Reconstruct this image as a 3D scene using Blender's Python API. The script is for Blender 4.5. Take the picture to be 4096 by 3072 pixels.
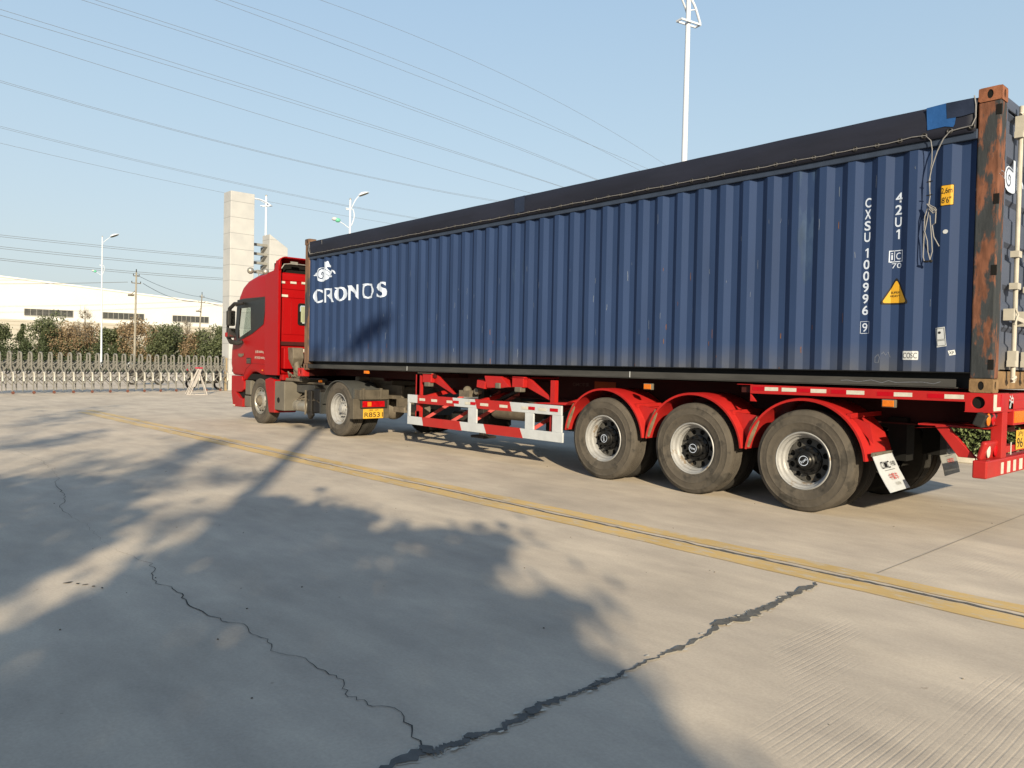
import bpy, bmesh, math, random
from mathutils import Vector, Matrix, Euler
random.seed(7)
for o in list(bpy.data.objects): bpy.data.objects.remove(o)
S = bpy.context.scene
COL = S.collection
# ---------------------------------------------------------------- camera
cd = bpy.data.cameras.new('camera'); cam = bpy.data.objects.new('camera', cd); COL.objects.link(cam)
S.camera = cam
cd.sensor_width = 36; cd.lens = 27.326; cd.clip_start = 0.1; cd.clip_end = 3000
YAW, PIT, ROL = 0.8286, -0.0255, 0.0224
cam.location = (2.0968, -7.433, 1.4252)
_f = Vector((-math.sin(YAW)*math.cos(PIT), math.cos(YAW)*math.cos(PIT), math.sin(PIT)))
_r = Vector((math.cos(YAW), math.sin(YAW), 0)); _u = _r.cross(_f)
_r2 = _r*math.cos(ROL)+_u*math.sin(ROL); _u2 = -_r*math.sin(ROL)+_u*math.cos(ROL)
cam.rotation_euler = Matrix((( _r2.x,_u2.x,-_f.x),(_r2.y,_u2.y,-_f.y),(_r2.z,_u2.z,-_f.z))).to_euler()
# ---------------------------------------------------------------- sun and sky
SH = Vector((0.835, -0.550, 0.0)).normalized()        # horizontal direction towards the sun
EL = math.radians(18.4)
sd = bpy.data.lights.new('sun', 'SUN'); sun = bpy.data.objects.new('sun', sd); COL.objects.link(sun)
sd.energy = 5.0; sd.angle = math.radians(0.6); sd.color = (1.0, 0.852, 0.60)
sdir = Vector((SH.x*math.cos(EL), SH.y*math.cos(EL), math.sin(EL)))
sun.rotation_euler = sdir.to_track_quat('Z', 'Y').to_euler(); sun.location = (30, -30, 40)
W = bpy.data.worlds.new('World'); S.world = W; W.use_nodes = True
nt = W.node_tree; nt.nodes.clear()
sky = nt.nodes.new('ShaderNodeTexSky'); sky.sky_type = 'NISHITA'; sky.sun_disc = False
sky.sun_elevation = EL; sky.sun_rotation = math.atan2(SH.x, SH.y)
sky.air_density = 1.0; sky.dust_density = 3.0; sky.ozone_density = 1.0; sky.altitude = 50
bg = nt.nodes.new('ShaderNodeBackground'); bg.inputs[1].default_value = 0.10
wo = nt.nodes.new('ShaderNodeOutputWorld')
hz = nt.nodes.new('ShaderNodeMix'); hz.data_type = 'RGBA'; hz.inputs[0].default_value = .78
wt = nt.nodes.new('ShaderNodeTexCoord'); wz = nt.nodes.new('ShaderNodeSeparateXYZ'); nt.links.new(wt.outputs['Generated'], wz.inputs[0])
wr = nt.nodes.new('ShaderNodeValToRGB'); wr.color_ramp.elements[0].position = 0.0; wr.color_ramp.elements[1].position = 1.0     # hazy winter air: pale at the horizon, bluer overhead
wr.color_ramp.elements[0].color = (2.78, 2.98, 3.10, 1); wr.color_ramp.elements[1].color = (.95, 1.65, 2.7, 1)
for p_, c_ in ((.10, (2.62, 3.02, 3.22)), (.28, (2.20, 2.86, 3.34)), (.50, (1.72, 2.52, 3.40))):
    e_ = wr.color_ramp.elements.new(p_); e_.color = (*c_, 1)
nt.links.new(wz.outputs[2], wr.inputs[0]); nt.links.new(wr.outputs[0], hz.inputs[7])
nt.links.new(sky.outputs[0], hz.inputs[6]); nt.links.new(hz.outputs[2], bg.inputs[0]); nt.links.new(bg.outputs[0], wo.inputs[0])
S.view_settings.view_transform = 'Standard'; S.view_settings.look = 'None'
S.view_settings.exposure = 1.18; S.view_settings.gamma = 1
S.render.engine = 'CYCLES'
# ---------------------------------------------------------------- helpers
def lin(*c):
    return tuple(((v/255)/12.92 if v/255 <= .04045 else ((v/255+.055)/1.055)**2.4) for v in c)
MATS = {}
def mat(name, col, rough=.6, metal=0., var=.12, scale=6., bump=0., bscale=None, col2=None, thr=None, spec=.22, coat=0., stretch=(1,1,1), emit=None, dirt=None, dirtz=None, kv=None):
    """procedural paint: base colour with soft noise; optional second colour (rust, wear) by noise threshold; optional dirt tint at the foot"""
    if name in MATS: return MATS[name]
    K = .5 if kv is None else kv
    col = [v*K for v in col]; col2 = [v*K for v in col2] if col2 is not None else None; dirt = [v*K for v in dirt] if dirt is not None else None
    m = bpy.data.materials.new(name); m.use_nodes = True; t = m.node_tree; N = t.nodes; Lk = t.links
    b = N['Principled BSDF']; b.inputs['Roughness'].default_value = rough; b.inputs['Metallic'].default_value = metal
    b.inputs['Specular IOR Level'].default_value = spec; b.inputs['Coat Weight'].default_value = coat
    tc = N.new('ShaderNodeTexCoord'); mp = N.new('ShaderNodeMapping'); mp.inputs['Scale'].default_value = stretch
    Lk.new(tc.outputs['Object'], mp.inputs[0])
    n = N.new('ShaderNodeTexNoise'); n.inputs['Scale'].default_value = scale; n.inputs['Detail'].default_value = 6; n.inputs['Roughness'].default_value = .6
    Lk.new(mp.outputs[0], n.inputs['Vector'])
    r = N.new('ShaderNodeValToRGB')
    c0 = [max(0, v*(1-var)) for v in col]; c1 = [min(1, v*(1+var)) for v in col]
    r.color_ramp.elements[0].position = .3; r.color_ramp.elements[1].position = .7
    r.color_ramp.elements[0].color = (*c0, 1); r.color_ramp.elements[1].color = (*c1, 1)
    Lk.new(n.outputs[0], r.inputs[0]); out = r.outputs[0]
    if col2 is not None:
        n2 = N.new('ShaderNodeTexNoise'); n2.inputs['Scale'].default_value = scale*.7; n2.inputs['Detail'].default_value = 8; n2.inputs['Roughness'].default_value = .65
        Lk.new(mp.outputs[0], n2.inputs['Vector'])
        r2 = N.new('ShaderNodeValToRGB'); th = thr if thr is not None else .6
        r2.color_ramp.elements[0].position = th-.025; r2.color_ramp.elements[1].position = th+.025
        Lk.new(n2.outputs[0], r2.inputs[0])
        mx = N.new('ShaderNodeMix'); mx.data_type = 'RGBA'; Lk.new(r2.outputs[0], mx.inputs[0]); Lk.new(out, mx.inputs[6])
        n3 = N.new('ShaderNodeTexNoise'); n3.inputs['Scale'].default_value = scale*2.3; Lk.new(mp.outputs[0], n3.inputs['Vector'])
        r3 = N.new('ShaderNodeValToRGB'); r3.color_ramp.elements[0].position = .35; r3.color_ramp.elements[1].position = .65
        r3.color_ramp.elements[0].color = (*[v*.65 for v in col2], 1); r3.color_ramp.elements[1].color = (*[min(1, v*1.2) for v in col2], 1)
        Lk.new(n3.outputs[0], r3.inputs[0]); Lk.new(r3.outputs[0], mx.inputs[7]); out = mx.outputs[2]
    if dirt is not None:
        # dust film thickest low down: a height mask (object z) broken by noise
        sx = N.new('ShaderNodeSeparateXYZ'); Lk.new(tc.outputs['Object'], sx.inputs[0])
        mr = N.new('ShaderNodeMapRange'); mr.inputs[1].default_value = dirtz[0]; mr.inputs[2].default_value = dirtz[1]
        mr.inputs[3].default_value = dirtz[2]; mr.inputs[4].default_value = dirtz[3]; Lk.new(sx.outputs[2], mr.inputs[0])
        n4 = N.new('ShaderNodeTexNoise'); n4.inputs['Scale'].default_value = 3.; n4.inputs['Detail'].default_value = 7; Lk.new(tc.outputs['Object'], n4.inputs['Vector'])
        mm = N.new('ShaderNodeMath'); mm.operation = 'MULTIPLY'; Lk.new(mr.outputs[0], mm.inputs[0])
        mr2 = N.new('ShaderNodeMapRange'); mr2.inputs[1].default_value = .3; mr2.inputs[2].default_value = .7; mr2.inputs[3].default_value = .4; mr2.inputs[4].default_value = 1.4
        Lk.new(n4.outputs[0], mr2.inputs[0]); Lk.new(mr2.outputs[0], mm.inputs[1]); mm.use_clamp = True
        mx2 = N.new('ShaderNodeMix'); mx2.data_type = 'RGBA'; Lk.new(mm.outputs[0], mx2.inputs[0]); Lk.new(out, mx2.inputs[6])
        mx2.inputs[7].default_value = (*dirt, 1); out = mx2.outputs[2]
    Lk.new(out, b.inputs['Base Color'])
    rr = N.new('ShaderNodeMapRange'); rr.inputs[3].default_value = max(.03, rough-.1); rr.inputs[4].default_value = min(1, rough+.12)
    Lk.new(n.outputs[0], rr.inputs[0]); Lk.new(rr.outputs[0], b.inputs['Roughness'])
    if bump:
        nb = N.new('ShaderNodeTexNoise'); nb.inputs['Scale'].default_value = bscale or scale*3; nb.inputs['Detail'].default_value = 5
        Lk.new(mp.outputs[0], nb.inputs['Vector'])
        bp_ = N.new('ShaderNodeBump'); bp_.inputs['Strength'].default_value = bump; bp_.inputs['Distance'].default_value = .02
        Lk.new(nb.outputs[0], bp_.inputs['Height']); Lk.new(bp_.outputs[0], b.inputs['Normal'])
    if emit: b.inputs['Emission Color'].default_value = (*emit[:3], 1); b.inputs['Emission Strength'].default_value = emit[3]
    MATS[name] = m; return m

class MB:
    """collects shapes (world metres) and links them as one mesh object"""
    def __init__(s): s.v = []; s.f = []; s.g = []
    def add(s, vs, fs):
        o = len(s.v); s.g.append((o, len(s.f))); s.v += [tuple(v) for v in vs]; s.f += [tuple(i+o for i in f) for f in fs]; return s
    def box(s, x0, x1, y0, y1, z0, z1, rot=None, piv=None):
        vs = [Vector(p) for p in ((x0,y0,z0),(x1,y0,z0),(x1,y1,z0),(x0,y1,z0),(x0,y0,z1),(x1,y0,z1),(x1,y1,z1),(x0,y1,z1))]
        if rot is not None:
            c = Vector(piv) if piv else sum(vs, Vector())/8
            R = Euler(rot).to_matrix(); vs = [R @ (v-c)+c for v in vs]
        return s.add(vs, [(0,3,2,1),(4,5,6,7),(0,1,5,4),(1,2,6,5),(2,3,7,6),(3,0,4,7)])
    def prism(s, poly, a, b, axis='y'):
        """poly of (u,v) extruded a..b: axis y -> (x,z); x -> (y,z); z -> (x,y)"""
        n = len(poly)
        g = {'y': lambda u,v,w: (u,w,v), 'x': lambda u,v,w: (w,u,v), 'z': lambda u,v,w: (u,v,w)}[axis]
        vs = [g(u,v,a) for u,v in poly]+[g(u,v,b) for u,v in poly]
        return s.add(vs, [tuple(range(n))[::-1], tuple(range(n, 2*n))]+[(i,(i+1)%n,(i+1)%n+n,i+n) for i in range(n)])
    def bar(s, p, q, w, h=None, up=(0,0,1)):
        p = Vector(p); q = Vector(q); d = (q-p).normalized(); h = h or w
        u = Vector(up); 
        if abs(d.dot(u)) > .98: u = Vector((1,0,0))
        a = d.cross(u).normalized()*w/2; b = a.cross(d).normalized()*h/2
        return s.add([p-a-b,p+a-b,p+a+b,p-a+b,q-a-b,q+a-b,q+a+b,q-a+b], [(0,3,2,1),(4,5,6,7),(0,1,5,4),(1,2,6,5),(2,3,7,6),(3,0,4,7)])
    def tube(s, pts, r, n=8, closed=False):
        pts = [Vector(p) for p in pts]; rs = r if isinstance(r, (list, tuple)) else [r]*len(pts)
        m = len(pts); rings = []; prev = None
        for i, p in enumerate(pts):
            if closed: d = (pts[(i+1) % m]-pts[i-1]).normalized()
            else: d = (pts[min(i+1, m-1)]-pts[max(i-1, 0)]).normalized()
            if prev is None:
                a = d.cross(Vector((0,0,1)) if abs(d.z) < .9 else Vector((1,0,0))).normalized()
            else:
                a = (prev-d*prev.dot(d)).normalized()
            prev = a; b = d.cross(a)
            rings.append([p+(a*math.cos(t)+b*math.sin(t))*rs[i] for t in [2*math.pi*k/n for k in range(n)]])
        vs = [v for rg in rings for v in rg]; fs = []
        for i in range(m if closed else m-1):
            j = (i+1) % m
            for k in range(n): fs.append((i*n+k, i*n+(k+1)%n, j*n+(k+1)%n, j*n+k))
        if not closed: fs += [tuple(range(n))[::-1], tuple(range((m-1)*n, m*n))]
        return s.add(vs, fs)
    def lathe(s, prof, c, axis='y', n=48, a0=0, a1=2*math.pi, closed_prof=False):
        """prof: (radius, offset along the axis)"""
        full = abs(a1-a0-2*math.pi) < 1e-6; m = n if full else n+1; vs = []; c = Vector(c)
        for i in range(m):
            t = a0+(a1-a0)*i/n; ct, st = math.cos(t), math.sin(t)
            for r, w in prof:
                vs.append(c+Vector({'y': (r*ct, w, r*st), 'x': (w, r*ct, r*st), 'z': (r*ct, r*st, w)}[axis]))
        k = len(prof); fs = []
        for i in range(n):
            j = (i+1) % m
            for q in range(k if closed_prof else k-1):
                q2 = (q+1) % k; fs.append((i*k+q, i*k+q2, j*k+q2, j*k+q))
        if closed_prof and not full: fs += [tuple(range(k)), tuple(range((m-1)*k, m*k))[::-1]]
        return s.add(vs, fs)
    def ball(s, c, r, n=12, sc=(1,1,1)):
        prof = [(max(r*math.sin(math.pi*i/n), 1e-4), -r*math.cos(math.pi*i/n)) for i in range(n+1)]
        o = len(s.v); s.lathe(prof, (0,0,0), 'z', n*2)
        for i in range(o, len(s.v)): v = s.v[i]; s.v[i] = (v[0]*sc[0]+c[0], v[1]*sc[1]+c[1], v[2]*sc[2]+c[2])
        return s
    def each(s, name, m, parent, **k):
        out = []
        for i, (v0, f0) in enumerate(s.g):
            v1, f1 = s.g[i+1] if i+1 < len(s.g) else (len(s.v), len(s.f)); q = MB(); q.v = s.v[v0:v1]; q.f = [tuple(a-v0 for a in f) for f in s.f[f0:f1]]
            out.append(q.build(name, m, parent, **k))
        return out[0]
    def build(s, name, m, parent=None, org=None, smooth=False, bevel=0, seg=2, ang=30, loc=None):
        me = bpy.data.meshes.new(name); off = Vector((0,0,0))
        if parent is not None:
            p = parent
            while p is not None: off += p.location; p = p.parent
        if loc is not None: off = Vector(loc)
        me.from_pydata([tuple(Vector(v)-off) for v in s.v], [], s.f)
        return link(name, me, m, parent, smooth, bevel, seg, ang, loc)
def link(name, me, m, parent=None, smooth=False, bevel=0, seg=2, ang=30, loc=None):
    bm = bmesh.new(); bm.from_mesh(me); bmesh.ops.recalc_face_normals(bm, faces=bm.faces); bm.to_mesh(me); bm.free()
    me.materials.append(m) if m else None
    o = bpy.data.objects.new(name, me); COL.objects.link(o)
    if parent is not None: o.parent = parent
    elif loc is not None: o.location = loc
    if bevel:
        b = o.modifiers.new('bevel', 'BEVEL'); b.width = bevel; b.segments = seg; b.limit_method = 'ANGLE'; b.angle_limit = math.radians(ang); b.harden_normals = False
    if smooth:
        for p in me.polygons: p.use_smooth = True
        try: me.set_sharp_from_angle(angle=math.radians(35))
        except Exception: pass
    return o
def tag(o, label=None, cat=None, group=None, kind=None):
    if label: o['label'] = label
    if cat: o['category'] = cat
    if group: o['group'] = group
    if kind: o['kind'] = kind
    return o
def thing(name, loc, label, cat, group=None, rot=(0,0,0)):
    o = bpy.data.objects.new(name, None); COL.objects.link(o); o.location = loc; o.rotation_euler = rot; o.empty_display_size = .3
    return tag(o, label, cat, group)
KIDS = lambda o: [c for c in bpy.data.objects if c.parent == o]
def copy_tree(o, parent=None):
    c = o.copy(); COL.objects.link(c)
    if parent is not None: c.parent = parent
    for k in KIDS(o): copy_tree(k, c)
    return c
def curve_mesh(polys, name='shape'):
    """filled 2D outline (first loop, further loops are holes) -> mesh in XY"""
    cu = bpy.data.curves.new(name, 'CURVE'); cu.dimensions = '2D'; cu.fill_mode = 'BOTH'
    for pl in polys:
        sp = cu.splines.new('POLY'); sp.points.add(len(pl)-1); sp.use_cyclic_u = True
        for i, (x, y) in enumerate(pl): sp.points[i].co = (x, y, 0, 1)
    return _to_mesh(cu)
def _to_mesh(cu):
    o = bpy.data.objects.new('tmp', cu); COL.objects.link(o)
    dg = bpy.context.evaluated_depsgraph_get(); dg.update()
    me = bpy.data.meshes.new_from_object(o.evaluated_get(dg)); bpy.data.objects.remove(o); return me
def text_mesh(body, x0, x1, y0, y1, bold=.003):
    """lettering scaled to fill the box"""
    cu = bpy.data.curves.new('txt', 'FONT'); cu.body = body; cu.size = 1; cu.fill_mode = 'FRONT'; cu.resolution_u = 4; cu.offset = bold
    me = _to_mesh(cu)
    xs = [v.co.x for v in me.vertices]; ys = [v.co.y for v in me.vertices]
    ax, bx, ay, by = min(xs), max(xs), min(ys), max(ys)
    for v in me.vertices:
        v.co.x = x0+(v.co.x-ax)/max(bx-ax, 1e-6)*(x1-x0); v.co.y = y0+(v.co.y-ay)/max(by-ay, 1e-6)*(y1-y0); v.co.z = 0
    return me
def merge(meshes):
    bm = bmesh.new()
    for m in meshes: bm.from_mesh(m)
    me = bpy.data.meshes.new('merged'); bm.to_mesh(me); bm.free(); return me
# lay a flat XY mesh on a plane: 'side' faces -Y at y, 'rear' faces +X at x
def lay(me, name, m, parent, plane='side', d=0., fn=None):
    off = Vector((0,0,0)); p = parent
    while p is not None: off += p.location; p = p.parent
    for v in me.vertices:
        x, z = v.co.x, v.co.y
        w = fn(x) if fn else d
        v.co = (Vector((x, w, z)) if plane == 'side' else Vector((w, x, z)))-off
    return link(name, me, m, parent)
# ================================================================ MATERIALS
RED = mat('truck red paint', (.375,.005,.007), .36, spec=.14, var=.03, scale=2, coat=.0, dirt=(.26,.12,.10), dirtz=(.3,1.0,.14,.0))
REDT = mat('trailer red paint', (.47,.016,.016), .42, spec=.25, var=.10, scale=5, dirt=(.30,.18,.12), dirtz=(-.6,1.2,.16,.0))
REDD = mat('chassis red with underside shade', (.055,.003,.003), .7, var=.2, scale=4, dirt=(.04,.03,.02), dirtz=(-.6,.8,.3,.1))  # dirty red, darkened further to stand for the shade under the trailer
BLUE = mat('container blue paint', (.028,.056,.146), .62, spec=.12, var=.10, scale=1.6, bump=.15, bscale=2.5, col2=(.043,.078,.160), thr=.66, stretch=(1.4,1,.35), dirt=(.10,.105,.115), dirtz=(.15,.45,.55,.0))
BLUED = mat('rail dark blue paint', (.036,.054,.098), .6, var=.2, scale=5, col2=(.16,.15,.14), thr=.70)
RAILK = mat('black rail paint with recess shade', (.006,.0065,.008), .55, var=.3, scale=5)  # black paint that also stands in for shade in the rail recess
RAILG = mat('dusty grey rail paint', (.062,.062,.062), .7, var=.25, scale=4, stretch=(.5,1,3))
RUST = mat('rusty corner post', (.040,.047,.056), .8, var=.3, scale=9, col2=(.205,.085,.052), thr=.50, bump=.25, stretch=(1,1,.30))
RUSTF = mat('rusty front post', (.20,.12,.08), .8, var=.35, scale=6, col2=(.06,.06,.07), thr=.55, stretch=(1,1,.3))
RUSTC = mat('rusty casting', (.28,.11,.06), .75, var=.3, scale=9, bump=.3)
CASTB = mat('brown dusty casting', (.26,.165,.085), .75, var=.3, scale=9, bump=.3)
TARP = mat('black tarpaulin', (.015,.018,.036), .66, var=.3, scale=1.6, bump=.9, bscale=1.8, stretch=(.35,1,1.6))
TARPB = mat('blue tarpaulin patch', (.02,.10,.33), .5, var=.15, scale=4, bump=.3)
TARPN = mat('navy tarpaulin patch', (.020,.030,.065), .45, var=.25, scale=5, bump=.5, bscale=6)
ROPE = mat('grey cable', (.26,.26,.275), .5, var=.15, scale=30)
WHITE = mat('white lettering', (.67,.77,.98), .6, var=.05, scale=8, col2=(.30,.34,.42), thr=.72)
WHT = mat('white paint', (.58,.62,.68), .5, var=.08, scale=7, col2=(.42,.40,.37), thr=.68)
REFL = mat('pale reflective tape', (.66,.64,.58), .4, var=.12, scale=20)
REFR = mat('deep red reflective tape', (.50,.0,.010), .3, var=.1, scale=10)
YEL = mat('yellow sticker', (.72,.40,.03), .4, var=.06, scale=8)
INK = mat('black print', (.012,.011,.012), .6, var=.1)
REDINK = mat('red print', (.5,.03,.02), .6, var=.1)
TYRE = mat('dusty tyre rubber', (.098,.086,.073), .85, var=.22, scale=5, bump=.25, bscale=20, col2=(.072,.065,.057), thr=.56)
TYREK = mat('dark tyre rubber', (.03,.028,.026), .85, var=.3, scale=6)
RIM = mat('silver rim', (.38,.385,.40), .45, metal=.1, var=.15, scale=8, col2=(.30,.24,.18), thr=.64)
DISC = mat('wheel disc with shade', (.09,.088,.085), .5, var=.2, scale=9, col2=(.14,.11,.08), thr=.6)  # darker than the rim: shade inside the deep wheel put into the colour
HUBK = mat('black hub', (.012,.012,.013), .35, var=.3, scale=9)
STEELD = mat('dirty grey steel', (.17,.145,.115), .7, var=.3, scale=6, bump=.2)
BLKP = mat('black plastic', (.022,.022,.023), .5, var=.3, scale=7, dirt=(.06,.05,.042), dirtz=(0.,1.2,.5,.2))
TANKG = mat('dusty grey tank', (.155,.142,.12), .6, var=.12, scale=4)
ALU = mat('dull aluminium', (.50,.48,.44), .4, metal=.6, var=.15, scale=9)
STAIN = mat('brushed stainless steel', (.26,.255,.24), .45, metal=.1, var=.2, scale=20)
LAMPW = mat('white lamp post paint', (.72,.79,.93), .4, var=.03, scale=4)
AMB = mat('amber lens', (.75,.20,.02), .25, var=.15, scale=20)
TAIL = mat('red lens', (.45,.005,.01), .15, var=.25, scale=14)
PLATE = mat('yellow plate', (.72,.42,.05), .5, var=.12, scale=14)
BLK = mat('deep black', (.004,.004,.004), .9, var=.1)
GREENL = mat('green lamp glass', (.16,.62,.42), .25, var=.1, scale=8)
DOORP = mat('dusty blue door paint', (.085,.105,.165), .6, var=.15, scale=3, dirt=(.22,.19,.14), dirtz=(0.0,.5,.9,.0))
LBAR = mat('pale locking bar', (.55,.53,.48), .5, var=.12, scale=10)
def glass_mat(name, tint, trans):
    m = bpy.data.materials.new(name); m.use_nodes = True; t = m.node_tree; N = t.nodes; b = N['Principled BSDF']
    b.inputs['Base Color'].default_value = (*tint, 1); b.inputs['Roughness'].default_value = .04
    tr = N.new('ShaderNodeBsdfTransparent'); tr.inputs[0].default_value = (*[v for v in tint], 1) if trans > .9 else (.86,.90,.88,1)
    mx = N.new('ShaderNodeMixShader'); mx.inputs[0].default_value = trans
    t.links.new(b.outputs[0], mx.inputs[1]); t.links.new(tr.outputs[0], mx.inputs[2]); t.links.new(mx.outputs[0], N['Material Output'].inputs[0]); return m
GLASS = glass_mat('cab glass', (.05,.06,.06), .86)

# ================================================================ GROUND
def ground_mat():
    m = bpy.data.materials.new('worn concrete'); m.use_nodes = True; t = m.node_tree; N = t.nodes; L = t.links; b = N['Principled BSDF']
    b.inputs['Roughness'].default_value = .82; b.inputs['Specular IOR Level'].default_value = .35
    tc = N.new('ShaderNodeTexCoord')
    def noise(sc, det=6, rough=.6, st=(1,1,1)):
        mp = N.new('ShaderNodeMapping'); mp.inputs['Scale'].default_value = st; L.new(tc.outputs['Object'], mp.inputs[0])
        n = N.new('ShaderNodeTexNoise'); n.inputs['Scale'].default_value = sc; n.inputs['Detail'].default_value = det; n.inputs['Roughness'].default_value = rough
        L.new(mp.outputs[0], n.inputs['Vector']); return n.outputs[0]
    def ramp(x, a, b_, c0, c1):
        r = N.new('ShaderNodeValToRGB'); r.color_ramp.elements[0].position = a; r.color_ramp.elements[1].position = b_
        r.color_ramp.elements[0].color = (*c0, 1); r.color_ramp.elements[1].color = (*c1, 1); L.new(x, r.inputs[0]); return r.outputs[0]
    def mix(f, a, b_, mode='MIX'):
        x = N.new('ShaderNodeMix'); x.data_type = 'RGBA'; x.blend_type = mode
        if isinstance(f, float): x.inputs[0].default_value = f
        else: L.new(f, x.inputs[0])
        L.new(a, x.inputs[6]); L.new(b_, x.inputs[7]); return x.outputs[2]
    base = ramp(noise(.35, 5), .3, .7, (.350,.302,.252), (.460,.398,.333))
    mid = ramp(noise(2.2, 8, .65, (.5,1,1)), .35, .7, (.80,.80,.80), (1.08,1.08,1.06))
    c = mix(1.0, base, mid, 'MULTIPLY')
    strk = ramp(noise(.9, 6, .6, (.18,2.2,1)), .35, .65, (.925,.925,.935), (1.04,1.035,1.025))     # tyre wear along the lane
    c = mix(.8, c, strk, 'MULTIPLY')
    fine = ramp(noise(60, 4, .7), .3, .72, (.86,.86,.86), (1.09,1.09,1.09)); c = mix(.8, c, fine, 'MULTIPLY')
    pits = ramp(noise(14, 3, .5), .22, .27, (.60,.58,.55), (1,1,1)); c = mix(.7, c, pits, 'MULTIPLY')
    L.new(c, b.inputs['Base Color'])
    # tined grooves running across the road (along Y), only where the float left them
    sx = N.new('ShaderNodeSeparateXYZ'); L.new(tc.outputs['Object'], sx.inputs[0])
    wob = noise(.7, 2); wm = N.new('ShaderNodeMath'); wm.operation = 'MULTIPLY_ADD'; wm.inputs[1].default_value = .035; L.new(wob, wm.inputs[0]); L.new(sx.outputs[0], wm.inputs[2])
    mu = N.new('ShaderNodeMath'); mu.operation = 'MULTIPLY'; mu.inputs[1].default_value = 2*math.pi/.030; L.new(wm.outputs[0], mu.inputs[0])
    si = N.new('ShaderNodeMath'); si.operation = 'SINE'; L.new(mu.outputs[0], si.inputs[0])
    sp = N.new('ShaderNodeMapRange'); sp.inputs[1].default_value = -1; sp.inputs[2].default_value = -.35; L.new(si.outputs[0], sp.inputs[0])   # narrow grooves
    msk = ramp(noise(1.15, 4, .55, (1,.5,1)), .50, .62, (0,0,0), (1,1,1))
    inv = N.new('ShaderNodeMath'); inv.operation = 'SUBTRACT'; inv.inputs[0].default_value = 1; L.new(sp.outputs[0], inv.inputs[1])
    gv = N.new('ShaderNodeMath'); gv.operation = 'MULTIPLY'; L.new(inv.outputs[0], gv.inputs[0]); L.new(msk, gv.inputs[1])
    h = N.new('ShaderNodeMath'); h.operation = 'MULTIPLY_ADD'; h.inputs[1].default_value = -1; L.new(gv.outputs[0], h.inputs[0])
    fb = N.new('ShaderNodeMath'); fb.operation = 'MULTIPLY'; fb.inputs[1].default_value = .5; L.new(noise(25, 6, .7), fb.inputs[0]); L.new(fb.outputs[0], h.inputs[2])
    bp_ = N.new('ShaderNodeBump'); bp_.inputs['Strength'].default_value = .27; bp_.inputs['Distance'].default_value = .003
    L.new(h.outputs[0], bp_.inputs['Height']); L.new(bp_.outputs[0], b.inputs['Normal'])
    return m
GM = ground_mat()
g = MB().add([(-900,-900,0),(900,-900,0),(900,900,0),(-900,900,0)], [(0,1,2,3)]).build('ground', GM)
tag(g, 'pale worn concrete yard and road', None, kind='structure')

def paint_mat(name, col, under, thr):
    m = bpy.data.materials.new(name); m.use_nodes = True; t = m.node_tree; N = t.nodes; L = t.links; b = N['Principled BSDF']; b.inputs['Roughness'].default_value = .7
    tc = N.new('ShaderNodeTexCoord'); mp = N.new('ShaderNodeMapping'); mp.inputs['Scale'].default_value = (1,2.5,1); L.new(tc.outputs['Object'], mp.inputs[0])
    n = N.new('ShaderNodeTexNoise'); n.inputs['Scale'].default_value = 5; n.inputs['Detail'].default_value = 10; n.inputs['Roughness'].default_value = .72; L.new(mp.outputs[0], n.inputs['Vector'])
    n2 = N.new('ShaderNodeTexNoise'); n2.inputs['Scale'].default_value = 1.2; n2.inputs['Detail'].default_value = 4; L.new(tc.outputs['Object'], n2.inputs['Vector'])
    r = N.new('ShaderNodeValToRGB'); r.color_ramp.elements[0].position = thr-.02; r.color_ramp.elements[1].position = thr+.1; L.new(n.outputs[0], r.inputs[0])
    c = N.new('ShaderNodeValToRGB'); c.color_ramp.elements[0].position = .35; c.color_ramp.elements[1].position = .65
    c.color_ramp.elements[0].color = (*[v*.88 for v in col], 1); c.color_ramp.elements[1].color = (*[v*1.1 for v in col], 1); L.new(n2.outputs[0], c.inputs[0])
    x = N.new('ShaderNodeMix'); x.data_type = 'RGBA'; L.new(r.outputs[0], x.inputs[0]); L.new(c.outputs[0], x.inputs[6]); x.inputs[7].default_value = (*under, 1)
    L.new(x.outputs[2], b.inputs['Base Color']); return m
YP = paint_mat('worn yellow road paint', (.42,.292,.120), (.37,.32,.25), .515)
rnd = random.Random(3)
def strip(name, y0, y1, x0, x1, m, label, z=.004, step=.25, jag=.012):
    b = MB(); xs = [x0+(x1-x0)*i/int((x1-x0)/step) for i in range(int((x1-x0)/step)+1)]
    vs = []
    for x in xs: vs += [(x, y0+rnd.uniform(-jag, jag), z), (x, y1+rnd.uniform(-jag, jag), z)]
    b.add(vs, [(2*i,2*i+2,2*i+3,2*i+1) for i in range(len(xs)-1)])
    return tag(b.build(name, m), label, kind='structure')
strip('lane_line', -2.03, -1.85, -20, 14, YP, 'upper yellow stripe of the double lane line')
strip('lane_line', -2.36, -2.135, -19.3, 14, YP, 'lower yellow stripe of the double lane line')
FILL = mat('dark joint filler', (.085,.083,.080), .85, kv=1, var=.25, scale=9, bump=.3)
CRK = mat('dark crack', (.075,.073,.070), .9, var=.2, scale=9)
CHIP = mat('chipped pale concrete edge', (.40,.37,.32), .9, kv=1, var=.15, scale=14)
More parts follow.
